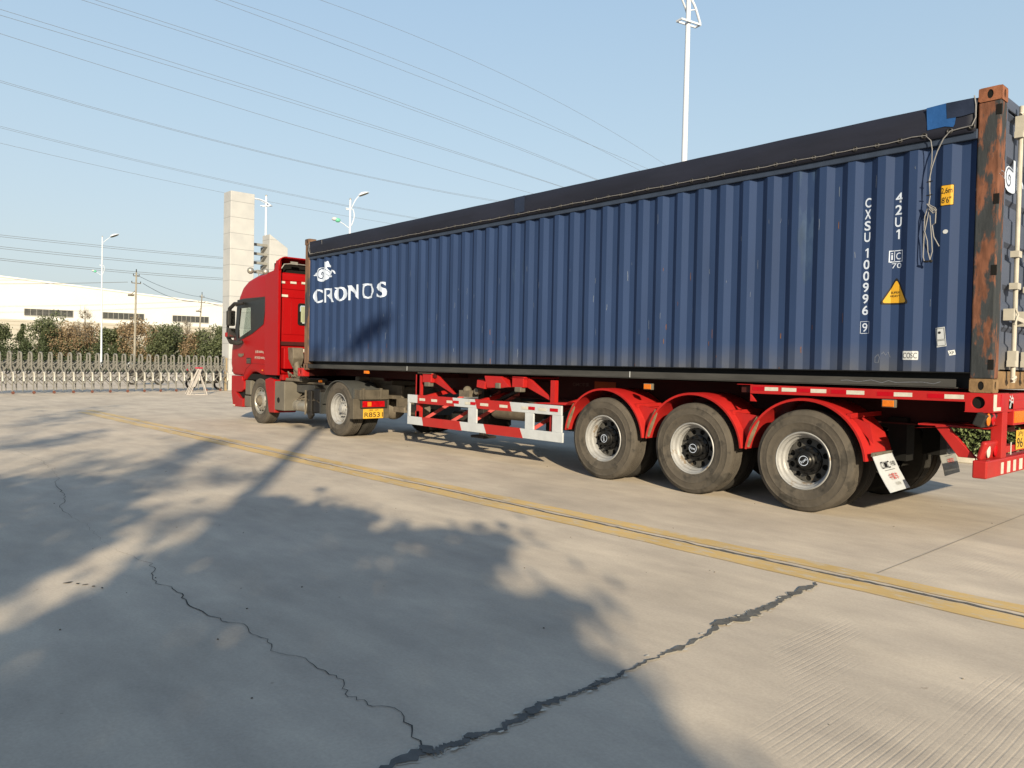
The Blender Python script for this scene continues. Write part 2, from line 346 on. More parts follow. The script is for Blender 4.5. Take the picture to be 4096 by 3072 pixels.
def crack(name, pts, widths, m, label, z, seed, sub=10, jag=.03, wj=.8):
    """irregular ribbon following pts; widths interpolated"""
    r = random.Random(seed); P = []
    for i in range(len(pts)-1):
        for k in range(sub):
            t = k/sub; P.append((pts[i][0]*(1-t)+pts[i+1][0]*t, pts[i][1]*(1-t)+pts[i+1][1]*t, widths[i]*(1-t)+widths[i+1]*t))
    P.append((*pts[-1], widths[-1])); vs = []
    w1 = w2 = 1; off = 0
    for i, (x, y, w) in enumerate(P):
        j0, j1 = P[max(i-1, 0)], P[min(i+1, len(P)-1)]; d = Vector((j1[0]-j0[0], j1[1]-j0[1], 0)).normalized(); nrm = Vector((-d.y, d.x, 0))
        off = off*.7+r.uniform(-jag, jag)*.6; w1 = max(.12, w1*.5+.5*r.uniform(1-wj, 1+wj)); w2 = max(.12, w2*.5+.5*r.uniform(1-wj, 1+wj))
        c = Vector((x, y, z))+nrm*off; vs += [tuple(c-nrm*w*w1/2), tuple(c+nrm*w*w2/2)]
    o = MB().add(vs, [(2*i,2*i+2,2*i+3,2*i+1) for i in range(len(P)-1)]).build(name, m)
    return tag(o, label, kind='structure')
JP = [(-.19,-6.6),(-.17,-6.1),(-.16,-5.76),(-.14,-5.69),(-.13,-5.58),(-.13,-5.47),(-.14,-5.31),(-.16,-5.21),(-.15,-5.11),(-.16,-4.93),(-.16,-4.76),(-.17,-4.67),(-.19,-4.39),(-.19,-4.17),(-.2,-3.9),(-.26,-3.66),(-.24,-3.48),(-.24,-3.25),(-.27,-2.96),(-.3,-2.65),(-.31,-2.40)]
JW = [.035,.04,.05,.035,.03,.035,.03,.05,.045,.018,.04,.02,.014,.03,.02,.035,.075,.05,.04,.055,.02]
crack('pavement_crack', JP, [w*1.15+.006 for w in JW], CHIP, 'chipped pale edge of the cross joint', .003, 5, sub=14, jag=.020, wj=1.1)
crack('pavement_crack', JP, JW, FILL, 'jagged dark filler in the cross joint below the lane line', .007, 5, sub=14, jag=.020, wj=1.1)
def blobs(name, lst, m, z, label, seed):
    r = random.Random(seed); b = MB()
    for x, y, rx, ry in lst:
        n = 11; b.add([(x+rx*math.cos(2*math.pi*k/n)*r.uniform(.45,1.15), y+ry*math.sin(2*math.pi*k/n)*r.uniform(.45,1.15), z) for k in range(n)], [tuple(range(n))])
    tag(b.build(name, m), label, kind='structure')
blobs('joint_filler', [(-.27,-3.63,.055,.085),(-.25,-3.52,.035,.05),(-.24,-3.37,.030,.05),(-.235,-3.18,.028,.06),(-.27,-2.98,.022,.04),(-.28,-2.80,.022,.035),(-.31,-2.60,.035,.07),(-.15,-5.22,.032,.045),(-.14,-5.55,.03,.03),(-.17,-5.74,.04,.03),(-.16,-4.82,.022,.05),(-.19,-4.15,.020,.05)], FILL, .0095, 'dark patches of filler widening the cross joint', 4)
blobs('pavement_chip', [(JP[i][0]+(.035 if i % 2 else -.035), JP[i][1]+.03, .010, .022) for i in range(3, 20)]+[(x, -2.08+.012*((i*7) % 3-1), .05, .012) for i, x in enumerate([2.6,1.9,.9,.2,-.1,-.9,-1.3,-2.3,-3.4,-4.1,-5.6])], CHIP, .0085, 'pale chips of concrete along the joints', 6)
C2 = [(-.16,-5.75),(-.54,-5.662),(-.75,-5.70),(-1.01,-5.669),(-1.446,-5.706),(-1.8,-5.70),(-2.195,-5.778),(-2.6,-5.72),(-3.0,-5.76),(-3.457,-5.659),(-4.116,-5.732),(-4.684,-5.676),(-5.3,-5.66),(-5.937,-5.633),(-6.5,-5.5),(-6.997,-5.417),(-8.2,-5.2),(-9.57,-5.08),(-11.25,-5.11)]
crack('pavement_crack', C2, [.006,.004,.004,.0045,.003,.004,.0055,.006,.004,.004,.0005,.001,.001,.004,.004,.006,.0015,.002,.001], CRK, 'thin black crack running along the yard at the left', .004, 11, sub=9, jag=.04, wj=.9)
C3 = [(x, -2.085-.003*i) for i, x in enumerate([9,6,3.5,2.2,1.2,.4,-.4,-1.2,-2,-2.9,-3.9,-5,-6.2,-7.5,-9,-11,-13.5])]
crack('pavement_crack', C3, [.03,.004,.03,.028,.012,.034,.028,.034,.016,.034,.022,.030,.006,.026,.01,.02,.02], FILL, 'broken grey joint between the two yellow stripes', .005, 21, sub=18, jag=.016, wj=1.1)
crack('pavement_crack', [(-.17,-1.8),(-.18,1.3),(-.2,6.2)], [.007,.007,.007], mat('sealed joint', (.20,.185,.16), .9, kv=1), 'thin straight joint beyond the yellow lines', .004, 31, sub=14, jag=.002, wj=.2)
blobs('pavement_scar', [(-3.30,-6.20,.018,.03),(-3.24,-6.16,.02,.012),(-3.19,-6.13,.012,.02),(-3.12,-6.10,.02,.01),(-3.05,-6.07,.018,.008)], CRK, .004, 'short broken dark scar in the concrete at the lower left', 12)
# small stones and litter crumbs
pb = MB(); r = random.Random(9)
for i in range(80):
    x, y = r.uniform(-9, 2.5), r.uniform(-6.6, 2); s = r.uniform(.003, .008)
    pb.ball((x, y, s*.5), s, 3, (1, r.uniform(.5,1.3), .6))
tag(pb.build('gravel', mat('pebble', (.22,.2,.17), .9, var=.4, scale=3)), 'tiny stones and crumbs scattered over the concrete', kind='stuff')
# grass verge and road beyond the gate
GRM = mat('verge grass', (.085,.105,.035), .95, var=.4, scale=.8)
v = MB().add([(-160,-60,.008),(-78,-60,.008),(-60,90,.008),(-130,140,.008)], [(0,1,2,3)]).build('grass_verge', GRM); tag(v, 'green grass verge beyond the sliding gate', kind='structure')
# far side verge: kerb, soil
KM = mat('pale kerb stone', (.36,.34,.30), .8, kv=1, var=.15, scale=4, bump=.3)
k = MB()
for i in range(30):
    x = -20+i*1.0; k.box(x+.006, x+.994, 6.35, 6.50, 0, .14)
tag(k.build('kerb', KM, bevel=.015), 'pale stone kerb along the far side of the road', kind='structure')
tag(MB().box(-21, 12, 6.50, 12, 0, .11).build('verge_soil', mat('verge soil', (.10,.08,.055), .95, var=.4, scale=3)), 'dark soil bed behind the kerb', kind='structure')

# ================================================================ FOLIAGE
def leaf_mat(name, c0, c1, transl=.25):
    m = bpy.data.materials.new(name); m.use_nodes = True; t = m.node_tree; N = t.nodes; L = t.links; b = N['Principled BSDF']; b.inputs['Roughness'].default_value = .55
    b.inputs['Specular IOR Level'].default_value = .3
    oi = N.new('ShaderNodeTexCoord'); n = N.new('ShaderNodeTexNoise'); n.inputs['Scale'].default_value = 1.1; n.inputs['Detail'].default_value = 8; n.inputs['Roughness'].default_value = .8
    L.new(oi.outputs['Object'], n.inputs['Vector'])
    r = N.new('ShaderNodeValToRGB'); r.color_ramp.elements[0].position = .35; r.color_ramp.elements[1].position = .65
    r.color_ramp.elements[0].color = (*c0, 1); r.color_ramp.elements[1].color = (*c1, 1); L.new(n.outputs[0], r.inputs[0]); L.new(r.outputs[0], b.inputs['Base Color'])
    tr = N.new('ShaderNodeBsdfTranslucent'); L.new(r.outputs[0], tr.inputs[0]); mx = N.new('ShaderNodeMixShader'); mx.inputs[0].default_value = transl
    L.new(b.outputs[0], mx.inputs[1]); L.new(tr.outputs[0], mx.inputs[2]); L.new(mx.outputs[0], N['Material Output'].inputs[0]); return m
LF1 = leaf_mat('dark evergreen leaves', (.036,.048,.024), (.100,.118,.060))
LF2 = leaf_mat('brown autumn leaves', (.11,.080,.050), (.25,.185,.115))
LF3 = leaf_mat('conifer needles', (.024,.036,.020), (.062,.080,.040))
LF4 = leaf_mat('glossy hedge leaves', (.025,.040,.015), (.16,.20,.08), .15)
BARK = mat('grey brown bark', (.13,.105,.08), .9, var=.3, scale=6, bump=.4, stretch=(1,1,.3))
def leafquad(b, p, s, r):
    a = Vector((r.gauss(0,1), r.gauss(0,1), r.gauss(0,1))).normalized(); c = a.cross(Vector((r.gauss(0,1), r.gauss(0,1), r.gauss(0,1)))).normalized()
    a *= s*.5; c *= s*.5*r.uniform(.5,.9)
    b.add([p-a, p-c*.9+a*.1, p+a, p+c], [(0,1,2,3)])
def branchy(b, base, top, r0, n, spread, rr, lift=.6):
    base = Vector(base); top = Vector(top); pts = [base.lerp(top, t)+Vector((rr.uniform(-.06,.06), rr.uniform(-.06,.06), 0))*(1 if 0 < t < 1 else 0) for t in (0,.25,.5,.75,1)]
    b.tube(pts, [r0, r0*.8, r0*.6, r0*.4, r0*.15], 6); tips = []
    for i in range(n):
        t = rr.uniform(.3, .95); p = base.lerp(top, t); a = rr.uniform(0, 6.28); L_ = spread*(1.15-t)*rr.uniform(.6,1.1)
        q = p+Vector((math.cos(a)*L_, math.sin(a)*L_, L_*lift*rr.uniform(.5,1.2))); m_ = p.lerp(q, .5)+Vector((0,0,-.08*L_))
        b.tube([p, m_, q], [r0*.32*(1.2-t), r0*.2*(1.2-t), r0*.06], 5); tips += [m_, q]
        for k in range(3):
            a2 = a+rr.uniform(-1,1); q2 = m_+Vector((math.cos(a2)*L_*.5, math.sin(a2)*L_*.5, L_*.4*rr.random())); b.tube([m_, q2], [r0*.12*(1.2-t)+.004, .004], 4); tips.append(q2)
    return tips
def tree(name, kind, x, y, h, w, seed, label, cat, group=None):
    rr = random.Random(seed); t = thing(name, (x, y, 0), label, cat, group)
    tb = MB(); tips = branchy(tb, (x, y, 0), (x+rr.uniform(-.2,.2), y+rr.uniform(-.2,.2), h*.93), .11+.012*h, 16 if kind != 'bare' else 26, w*.55, rr, .5 if kind != 'bare' else 1.0)
    tb.build('trunk', BARK, t)
    cb = MB()
    if kind == 'bare':
        for p in tips:
            for q in range(4): 
                e = p+Vector((rr.gauss(0,.35), rr.gauss(0,.35), abs(rr.gauss(0,.5)))); cb.tube([p, e], [.018, .006], 3)
        cb.build('crown', mat('pale twigs', (.30,.26,.21), .9, var=.3, scale=3), t); return t
    lumps = []
    for i in range(15 if kind == 'con' else 24):
        if kind == 'con':
            z = h*(.12+.85*i/15); rad = w*.5*(1-(i/15)**1.2)*.75; a = rr.uniform(0, 6.28); lumps.append((Vector((x+math.cos(a)*rad*.5, y+math.sin(a)*rad*.5, z)), max(.22, rad*.8)))
        else:
            a = rr.uniform(0, 6.28); z = h*rr.uniform(.22,.93); env = math.sqrt(max(0, 1-((z/h-.5)/.52)**2)); rad = w*.5*env*rr.uniform(.25,.85)
            lumps.append((Vector((x+math.cos(a)*rad, y+math.sin(a)*rad, z)), w*rr.uniform(.13,.24)))
    n = {'ev': 260, 'br': 150, 'con': 260}[kind]
    for c, R_ in lumps:
        for k_ in range(n):
            d = Vector((rr.gauss(0,1), rr.gauss(0,1), rr.gauss(0,.8))).normalized()*R_*rr.uniform(.55,1.12)
            leafquad(cb, c+d, rr.uniform(.16,.34)*(1.1 if kind == 'ev' else .95), rr)
    if kind == 'br':
        for p in tips:
            for k_ in range(14): leafquad(cb, p+Vector((rr.gauss(0,.3), rr.gauss(0,.3), rr.gauss(0,.3))), rr.uniform(.14,.26), rr)
    cb.build('crown', {'ev': LF1, 'br': LF2, 'con': LF3}[kind], t); return t
FT = [('ev',-137.5,14.0,6.3,4.8,'round dark evergreen tree at the left edge beyond the gate'),
 ('con',-135.3,17.5,6.7,2.9,'pointed conifer standing taller behind the left evergreens'),
 ('con',-130.5,19.2,4.6,2.2,'small dark cone-shaped conifer, the shortest tree left of the first lamp post'),
 ('ev',-133.1,20.6,7.4,6.0,'tall green evergreen below the first window band of the warehouse'),
 ('br',-131.2,23.0,6.9,5.5,'wide brown-leaved tree right of the tall green evergreen'),
 ('br',-129.3,25.0,6.4,4.6,'brown-leaved tree just left of the white lamp post'),
 ('bare',-129.2,24.4,8.9,4.0,'pale leafless tree rising above the brown trees'),
 ('ev',-126.5,27.6,5.3,3.9,'dark low evergreen just right of the left lamp post'),
 ('con',-125.8,29.0,4.9,2.8,'low dark conifer between the lamp post and the orange tree'),
 ('br',-124.0,30.2,7.6,4.4,'orange-brown tree standing behind the nearer utility pole'),
 ('br',-122.3,32.2,6.1,3.8,'rusty brown tree right of the nearer utility pole'),
 ('ev',-120.3,34.2,6.2,4.6,'rounded green evergreen below the second and third window bands'),
 ('bare',-118.7,36.0,8.2,3.4,'thin leafless tree in front of the third window band'),
 ('br',-118.0,36.8,5.2,3.4,'sparse brown bush-like tree beside the farther utility pole'),
 ('ev',-116.1,38.8,6.2,4.8,'dense dark evergreen just left of the tall gate pillar'),
 ('ev',-114.3,41.2,6.0,4.4,'dark evergreen partly hidden by the tall gate pillar')]
for i, (kd, x, y, h, w, lab) in enumerate(FT):
    tree({'ev':'evergreen_tree','con':'conifer','br':'brown_tree','bare':'bare_tree'}[kd], kd, x, y, h*(.88+.14*((i*5) % 4)/3), w*(1.12+.22*((i*7) % 3)/2), 100+i, lab, 'tree', 'trees in front of the warehouse')
# low undergrowth strip below the far trees
ub = MB(); rr = random.Random(55)
for i in range(20000):
    t = rr.uniform(-.15, 1.1); x = -138+25*t; y = 12+31*t; leafquad(ub, Vector((x+rr.gauss(0,1.0), y+rr.gauss(0,.4), abs(rr.gauss(0,1.5))+.1)), rr.uniform(.2,.4), rr)
tag(ub.build('undergrowth', LF3), 'dark undergrowth along the foot of the far trees', kind='stuff')
# clipped hedge behind the trailer
hb = thing('hedge', (-4, 7.2, 0), 'leafy clipped hedge on the far verge seen under the trailer', 'hedge')
b = MB(); rr = random.Random(8)
for i in range(14000):
    x = rr.uniform(-12, 3.5) if i % 3 else rr.uniform(-3.2, -.2); y = 6.72+abs(rr.gauss(0,.22)); z = rr.uniform(.10, .95); leafquad(b, Vector((x, y, z)), rr.uniform(.035,.075), rr)
b.build('foliage', LF4, hb)
b = MB()
for i in range(60):
    x = rr.uniform(-12, 3.4); b.tube([(x, 7.0, .05), (x+rr.uniform(-.1,.1), 6.95, .5), (x+rr.uniform(-.2,.2), 6.9, .85)], [.012,.009,.004], 5)
b.box(-12, 3.5, 7.0, 7.5, .12, .85)
b.build('stem', mat('hedge stems', (.03,.028,.02), .9, var=.3), hb)

# ---- roadside trees behind the camera: their crowns throw the large shadows
NV = Vector((-SH.y, SH.x, 0))                                          # horizontal, across the light
TANE = math.tan(EL)
def shadow_tree(name, polys, D, depth, n, size, base, seed, label, fuzzy=.04, holes=()):
    """crown whose silhouette seen from the sun is the ground outline lifted D metres towards the sun"""
    rr = random.Random(seed); t = thing(name, (base[0], base[1], 0), label, 'tree', 'roadside trees throwing the shadows')
    cb = MB(); cs = []
    def inside(px, py, pl):
        c = False; j = len(pl)-1
        for i in range(len(pl)):
            if (pl[i][1] > py) != (pl[j][1] > py) and px < (pl[j][0]-pl[i][0])*(py-pl[i][1])/(pl[j][1]-pl[i][1])+pl[i][0]: c = not c
            j = i
        return c
    tot = 0
    for pl, wgt in polys:
        xs = [p[0] for p in pl]; ys = [p[1] for p in pl]; k_ = 0; tries = 0
        while k_ < n*wgt and tries < n*40:
            tries += 1; x = rr.uniform(min(xs), max(xs)); y = rr.uniform(min(ys), max(ys))
            if not inside(x, y, pl): continue
            if any(((x-hx)/hr)**2+((y-hy)/hr2)**2 < 1 and rr.random() < .99 for hx, hy, hr, hr2 in holes): continue
            k_ += 1
            P = Vector((x, y, 0)); dd = D+rr.uniform(-depth, depth); Q = P+SH*dd+Vector((0,0,dd*TANE))
            fz = fuzzy if rr.random() > .16 else fuzzy*6
            Q += Vector((rr.gauss(0,fz), rr.gauss(0,fz), rr.gauss(0,fz*.4)))
            if Q.z < .6: continue
            leafquad(cb, Q, size*rr.uniform(.6,1.3), rr)
            if rr.random() < .02: cs.append(Q)
    cb.build('crown', LF1, t)
    tb = MB(); zt = max(c.z for c in cs); top = sum(cs, Vector())/len(cs); B = Vector((base[0], base[1], 0)); T = Vector((top.x, top.y, zt*.85))
    tb.tube([B, B.lerp(T, .3)+Vector((.05,0,0)), B.lerp(T, .65), T], [.14,.12,.08,.03], 8)
    for c in cs[::2]:
        s_ = B.lerp(T, min(.85, max(.25, (c.z-.8)/zt))); tb.tube([s_, s_.lerp(c, .5)+Vector((0,0,.12)), c], [.04,.022,.006], 5)
    tb.build('trunk', BARK, t); return t
A_ = [(-2.53,-6.68),(-2.8,-6.38),(-3.05,-6.15),(-3.39,-5.85),(-3.49,-5.71),(-3.76,-5.55),(-3.83,-5.41),(-3.86,-5.21),(-4.23,-4.93),(-4.41,-4.72),(-4.97,-4.47),(-5.18,-4.28),(-5.41,-4.08),(-5.44,-3.9),(-5.35,-3.7),(-4.93,-3.82),(-4.78,-3.66),(-4.57,-3.66),(-4.45,-3.48),(-4.3,-3.58),(-4.07,-3.59),(-3.74,-3.82),(-3.4,-3.95),(-3.36,-3.66),(-3.22,-3.48),(-3.12,-3.37),(-2.88,-3.56),(-2.66,-3.62),(-2.52,-3.47),(-2.37,-3.44),(-2.14,-3.58),(-1.89,-3.82),(-1.87,-3.97),(-1.65,-4.18),(-1.52,-4.16),(-1.33,-4.12),(-1.27,-3.95),(-1.14,-3.94),(-.98,-3.99),(-.73,-4.25),(-.69,-4.40),(-.72,-4.52),(-.54,-4.51),(-.34,-4.52),(-.08,-4.70),(.23,-4.86),(.55,-5.06),(1.4,-5.6),(3.2,-6.9),(4.6,-8.0),(4.4,-9.6),(2.5,-9.4),(0,-8.3),(-2.2,-6.95)]
HOL = [(-2.85,-4.09,0.203,0.102),(-2.57,-4.33,0.174,0.131),(-2.51,-4.5,0.131,0.145),(-2.77,-3.97,0.145,0.072),(-3.4,-5.5,0.377,0.102),(-3.14,-5.36,0.232,0.087),(-1.91,-5.85,0.246,0.102),(-1.61,-6.06,0.145,0.072),(-1.18,-6.2,0.145,0.072),(-1.77,-6.31,0.102,0.058),(-2.54,-5.43,0.174,0.087),(-4.41,-4.24,0.29,0.072),(-3.14,-4.45,0.145,0.087),(-2.0,-4.75,0.102,0.072),(-0.95,-5.1,0.072,0.058),(-0.15,-5.6,0.072,0.058),(-3.95,-5.1,0.362,0.087)]
SP = [(-2.35,-3.30),(-2.05,-3.12),(-1.80,-3.22),(-2.0,-3.42)]
SP2 = [(-2.95,-3.42),(-2.62,-3.18),(-2.38,-3.26),(-2.7,-3.48)]
shadow_tree('roadside_tree', [(A_, 1.0), (SP2, .016)], 11.5, 1.8, 10000, .17, (11.2,-14.3), 1, 'leafy roadside tree whose crown throws the large shadow across the yard', holes=HOL)
B_ = [(-7.93,-5.43),(-8.07,-5.18),(-7.98,-5.04),(-7.71,-4.94),(-7.25,-4.96),(-7.1,-4.84),(-6.74,-4.8),(-6.38,-4.92),(-6.2,-4.84),(-6.06,-5.0),(-5.74,-5.17),(-5.54,-5.08),(-5.18,-5.3),(-4.86,-5.34),(-4.69,-5.54),(-4.46,-5.64),(-4.28,-5.78),(-4.03,-5.9),(-3.82,-6.04),(-3.65,-6.19),(-3.39,-6.43),(-3.21,-6.57),(-2.6,-7.1),(-1.5,-8.0),(-1,-9.5),(-4.5,-10.5),(-8,-9.0),(-9.5,-7.0)]
shadow_tree('roadside_tree', [(B_, 1.0)], 13, 2.0, 9000, .18, (7.2,-18.5), 2, 'leafy roadside tree whose shadow lies at the left edge of the yard', holes=[(-5.2,-5.85,.25,.06),(-6.5,-5.5,.25,.05),(-4.6,-5.95,.2,.04)])
def streak(cx, cy, L_, w): 
    s = Vector((-SH.x, -SH.y, 0)); c = Vector((cx, cy, 0)); o = []
    for k in range(14):
        a = 2*math.pi*k/14; o.append(tuple((c+s*math.cos(a)*L_*(1+.2*math.sin(5*a))/2+NV*math.sin(a)*w*(1+.35*math.sin(3*a+1))/2)[:2]))
    return o
shadow_tree('roadside_tree', [(streak(-8.4,-3.9,3.4,.26), .22), (streak(-10.4,-2.7,2.4,.20), .12), (streak(-8.9,-4.75,2.0,.16), .08), (streak(-6.95,-3.75,1.0,.13), .05), (streak(-6.9,-4.45,1.3,.10), .04), (streak(-4.8,-5.05,.9,.08), .03), (streak(-12.5,-4.3,3.4,.5), .15), (streak(-17.5,-3.0,5,.7), .12), (streak(-20,-2.0,5,.5), .08), (streak(-19,-4.6,6,.6), .08)], 24, 1.6, 1100, .19, (14.5,-21), 3, 'tall sparse roadside tree whose branch tips streak the far concrete', fuzzy=.16)
# ================================================================ CONTAINER
def holed(b, cu, cv, hw, hh, ru, rv, w0, w1, axis='y', n=32):
    """plate with an oval hole"""
    out, inn = [], []
    for i in range(n):
        t = 2*math.pi*(i+.5)/n; c, s = math.cos(t), math.sin(t); k = min(hw/abs(c) if abs(c) > 1e-6 else 9, hh/abs(s) if abs(s) > 1e-6 else 9)
        out.append((cu+c*k, cv+s*k)); inn.append((cu+c*ru, cv+s*rv))
    g_ = {'y': lambda u,v,w: (u,w,v), 'x': lambda u,v,w: (w,u,v)}[axis]
    vs = [g_(*p, w0) for p in out]+[g_(*p, w0) for p in inn]+[g_(*p, w1) for p in out]+[g_(*p, w1) for p in inn]; fs = []
    for i in range(n):
        j = (i+1) % n; fs += [(i,j,n+j,n+i), (2*n+i,3*n+i,3*n+j,2*n+j), (n+i,n+j,3*n+j,3*n+i), (i,2*n+i,2*n+j,j)]
    return b.add(vs, fs)
CW, CL, CH, CB = 2.438, 12.192, 2.591, 1.272
con = thing('shipping_container', (0, 0, CB), 'blue corrugated open-top shipping container with black tarpaulin cover riding on the red trailer', 'container', rot=(0, -.0038, 0))
PIT_, PH, Y0c = .2817, -.94, .012
def corr(x):
    p = (x-PH) % PIT_
    if p < .068: return Y0c+.036*p/.068
    if p < .141: return Y0c+.036
    if p < .209: return Y0c+.036*(1-(p-.141)/.068)
    return Y0c
BRK = sorted(PH+PIT_*k+d for k in range(-45, 6) for d in (0,.068,.141,.209))
def panel(x0, x1, z0, z1, side=1):
    xs = [x0]+[x for x in BRK if x0 < x < x1]+[x1]; b = MB(); n = len(xs)
    fy = (lambda x: corr(x)) if side == 1 else (lambda x: CW-corr(x))
    vs = [(x, fy(x), z0) for x in xs]+[(x, fy(x), z1) for x in xs]+[(x, fy(x)+.004*side, z0) for x in xs]+[(x, fy(x)+.004*side, z1) for x in xs]
    fs = [(i,i+1,n+i+1,n+i) for i in range(n-1)]+[(2*n+i,3*n+i,3*n+i+1,2*n+i+1) for i in range(n-1)]
    return b.add(vs, fs)
panel(-11.99, -.185, 1.445, 3.455).build('side_panel', BLUE, con)
panel(-11.99, -.185, 1.445, 3.455, -1).build('side_panel', BLUE, con)
b = MB(); n_ = 40
for i in range(n_):
    y0 = .1+2.24*i/n_; y1 = .1+2.24*(i+1)/n_; a_ = [-12.13,-12.13,-12.09,-12.09]
    x0, x1 = a_[i % 4], a_[(i+1) % 4]; b.add([(x0,y0,1.42),(x1,y1,1.42),(x1,y1,3.7),(x0,y0,3.7)], [(0,1,2,3)])
b.build('front_wall', BLUE, con)
for s_, (ya, yb) in enumerate(((0., .165), (CW-.165, CW))):      # corner posts
    n_y = 0 if s_ == 0 else 1
    MB().box(-.178, -.004, ya+.003, yb-.003, CB+.118, CB+CH-.118).build('corner_post', RUST, con, bevel=.012)
    MB().box(-CL+.006, -CL+.175, ya+.005, yb-.003, CB+.118, CB+CH-.118).build('corner_post', RUSTF, con, bevel=.012)
for (xa, xb) in ((-.178, 0.), (-CL, -CL+.178)):
    for (ya, yb) in ((-.003, .160), (CW-.160, CW+.003)):
        for zi, (za, zb) in enumerate(((CB, CB+.118), (CB+CH-.118, CB+CH))):
            b = MB(); b.box(xa+.008, xb-.008, ya+.008, yb-.008, za+.001, zb-.004)
            near = ya < .5; yy = (ya, ya+.007) if near else (yb-.007, yb)
            holed(b, (xa+xb)/2, (za+zb)/2, .089, .059, .024, .038, *yy, 'y')
            xx = (xb-.007, xb) if xb == 0. else (xa, xa+.007)
            holed(b, (ya+yb)/2, (za+zb)/2, .081, .059, .024, .036, *xx, 'x')
            b.box(xa, xb, ya+.007, yb-.007, zb-.0038, zb) 
            o = b.build('corner_casting', CASTB if (zi == 0 and xb == 0.) else RUSTC if xb == 0. else RUSTF, con)
            h = MB(); h.box(xa+.02, xb-.0055 if xb == 0. else xb-.02, ya+.0055 if near else ya+.02, yb-.02 if near else yb-.0055, za+.01, zb-.01) 
            h.build('opening', BLK, o)
# lug slots in the rear posts
for z in (3.62, 2.87, 2.27, 1.47):
    MB().box(-.040, .0, -.0005, .016, z, z+.085).build('lug_slot', BLK, con)
# rails
def rails(y, s, nm=''):
    q = lambda a, b_: (min(y+s*a, y+s*b_), max(y+s*a, y+s*b_))
    b = MB(); b.box(-CL+.178, -.178, *q(.0, .06), 3.446, 3.532); b.build('top_rail', BLUED, con, bevel=.008)
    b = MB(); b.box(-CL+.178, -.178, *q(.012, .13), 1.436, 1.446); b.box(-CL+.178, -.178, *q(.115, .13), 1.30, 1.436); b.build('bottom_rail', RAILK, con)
    b = MB(); b.box(-CL+.178, -.285, *q(.004, .012), 1.312, 1.382); b.box(-CL+.178, -.285, *q(.012, .115), 1.302, 1.311)
    b.build('rail_lip', RAILG, con)
rails(0, 1); rails(CW, -1)
b = MB()
for x in (-3.9,-8.6): b.box(x, x+.008, -.002, .003, 1.312, 1.384)
b.each('rail_weld', WHT, con)
b = MB(); b.box(-.12, -.03, .165, CW-.165, 1.30, 1.46); b.build('door_sill', CASTB, con, bevel=.01)
b = MB(); b.box(-.12, -.02, .16, CW-.16, 3.72, 3.82); b.build('door_header', DOORP, con, bevel=.01)
MB().box(-CL+.01, -CL+.14, .165, CW-.165, 1.30, 1.44).build('front_sill', RUSTF, con)
b = MB()
for x in [-.6-.9*i for i in range(13)]: b.box(x-.04, x+.04, .13, CW-.13, 1.33, 1.44)
b.box(-CL+.15, -.13, .131, CW-.131, 1.446, 1.47); b.build('floor', BLK, con)
# doors, corrugated across
for k_, (ya, yb) in enumerate(((.168, 1.212), (1.226, 2.270))):
    zs = []; z = 1.475; i = 0
    prof = []
    while z < 3.70:
        prof += [(z, -.030), (z+.20, -.030), (z+.235, -.062), (z+.335, -.062)]; z += .37
    prof = [p for p in prof if p[0] < 3.70]+[(3.70, -.03)]
    b = MB(); n = len(prof); vs = [(x, y, z) for y in (ya, yb) for z, x in prof]; b.add(vs, [(i, i+1, n+i+1, n+i) for i in range(n-1)])
    b.box(-.05, -.012, ya, ya+.045, 1.465, 3.715); b.box(-.05, -.012, yb-.045, yb, 1.465, 3.715)
    d = b.build('door', DOORP, con)
    for yy in ((.45, .86) if k_ == 0 else (1.55, 1.99)):
        bb = MB(); bb.tube([(.028, yy, 1.36), (.028, yy, 3.78)], .019, 10)
        for z in (1.50, 2.18, 2.46, 3.50): bb.box(-.01, .055, yy-.05, yy+.05, z, z+.055)
        for z in (1.50, 3.55): bb.box(-.01, .058, yy-.036, yy+.036, z, z+.14)
        for z in (1.38, 3.70): bb.tube([(.028, yy-.03, z), (.045, yy, z+.03), (.028, yy+.035, z)], .017, 6)
        bb.build('locking_bar', LBAR, d, smooth=True)
        hh = MB(); hh.bar((.06, yy-.16, 1.93), (.06, yy+.22, 1.90), .016, .035); hh.box(-.01, .07, yy-.19, yy-.13, 1.90, 2.0); hh.box(-.01, .07, yy+.12, yy+.17, 1.86, 1.97)
        hh.tube([(.075, yy-.16, 2.0), (.09, yy-.14, 1.95), (.075, yy-.17, 1.86)], .009, 6); hh.build('door_handle', LBAR, d)
# tarpaulin: sheet over low bows, hanging down both sides
xs = [-12.03+.12*i for i in range(99)]+[-.185]; rr = random.Random(4)
prof_y = [(-.012, 3.506), (-.014, 3.58), (-.010, 3.66), (-.006, 3.74), (.012, 3.795), (.06, 3.812), (.6, 3.86), (1.219, 3.875), (1.84, 3.86), (2.38, 3.812), (2.43, 3.795), (2.444, 3.74), (2.45, 3.506)]
ph = [rr.uniform(0, 6.28) for _ in range(6)]
vs = []
for x in xs:
    for j, (y, z) in enumerate(prof_y):
        wv = math.sin(x*1.9+ph[0])*.5+math.sin(x*4.3+ph[1]+j*.8)*.35+math.sin(x*9.1+ph[2]-j*1.1)*.22
        dy = wv*(.005 if j in (1, 11) else .017 if 1 < j < 4 or 8 < j < 12 else .003)-(.010 if 1 < j < 4 else 0); dz = -.003*abs(math.sin(x*math.pi/1.0))*(1 if 3 < j < 9 else 0)+(wv*.002 if j in (0, 12) else 0)
        vs.append((x, y+dy-(.004 if j < 3 else 0), z+dz))
m_ = len(prof_y); fs = [(i*m_+j, i*m_+j+1, (i+1)*m_+j+1, (i+1)*m_+j) for i in range(len(xs)-1) for j in range(m_-1)]
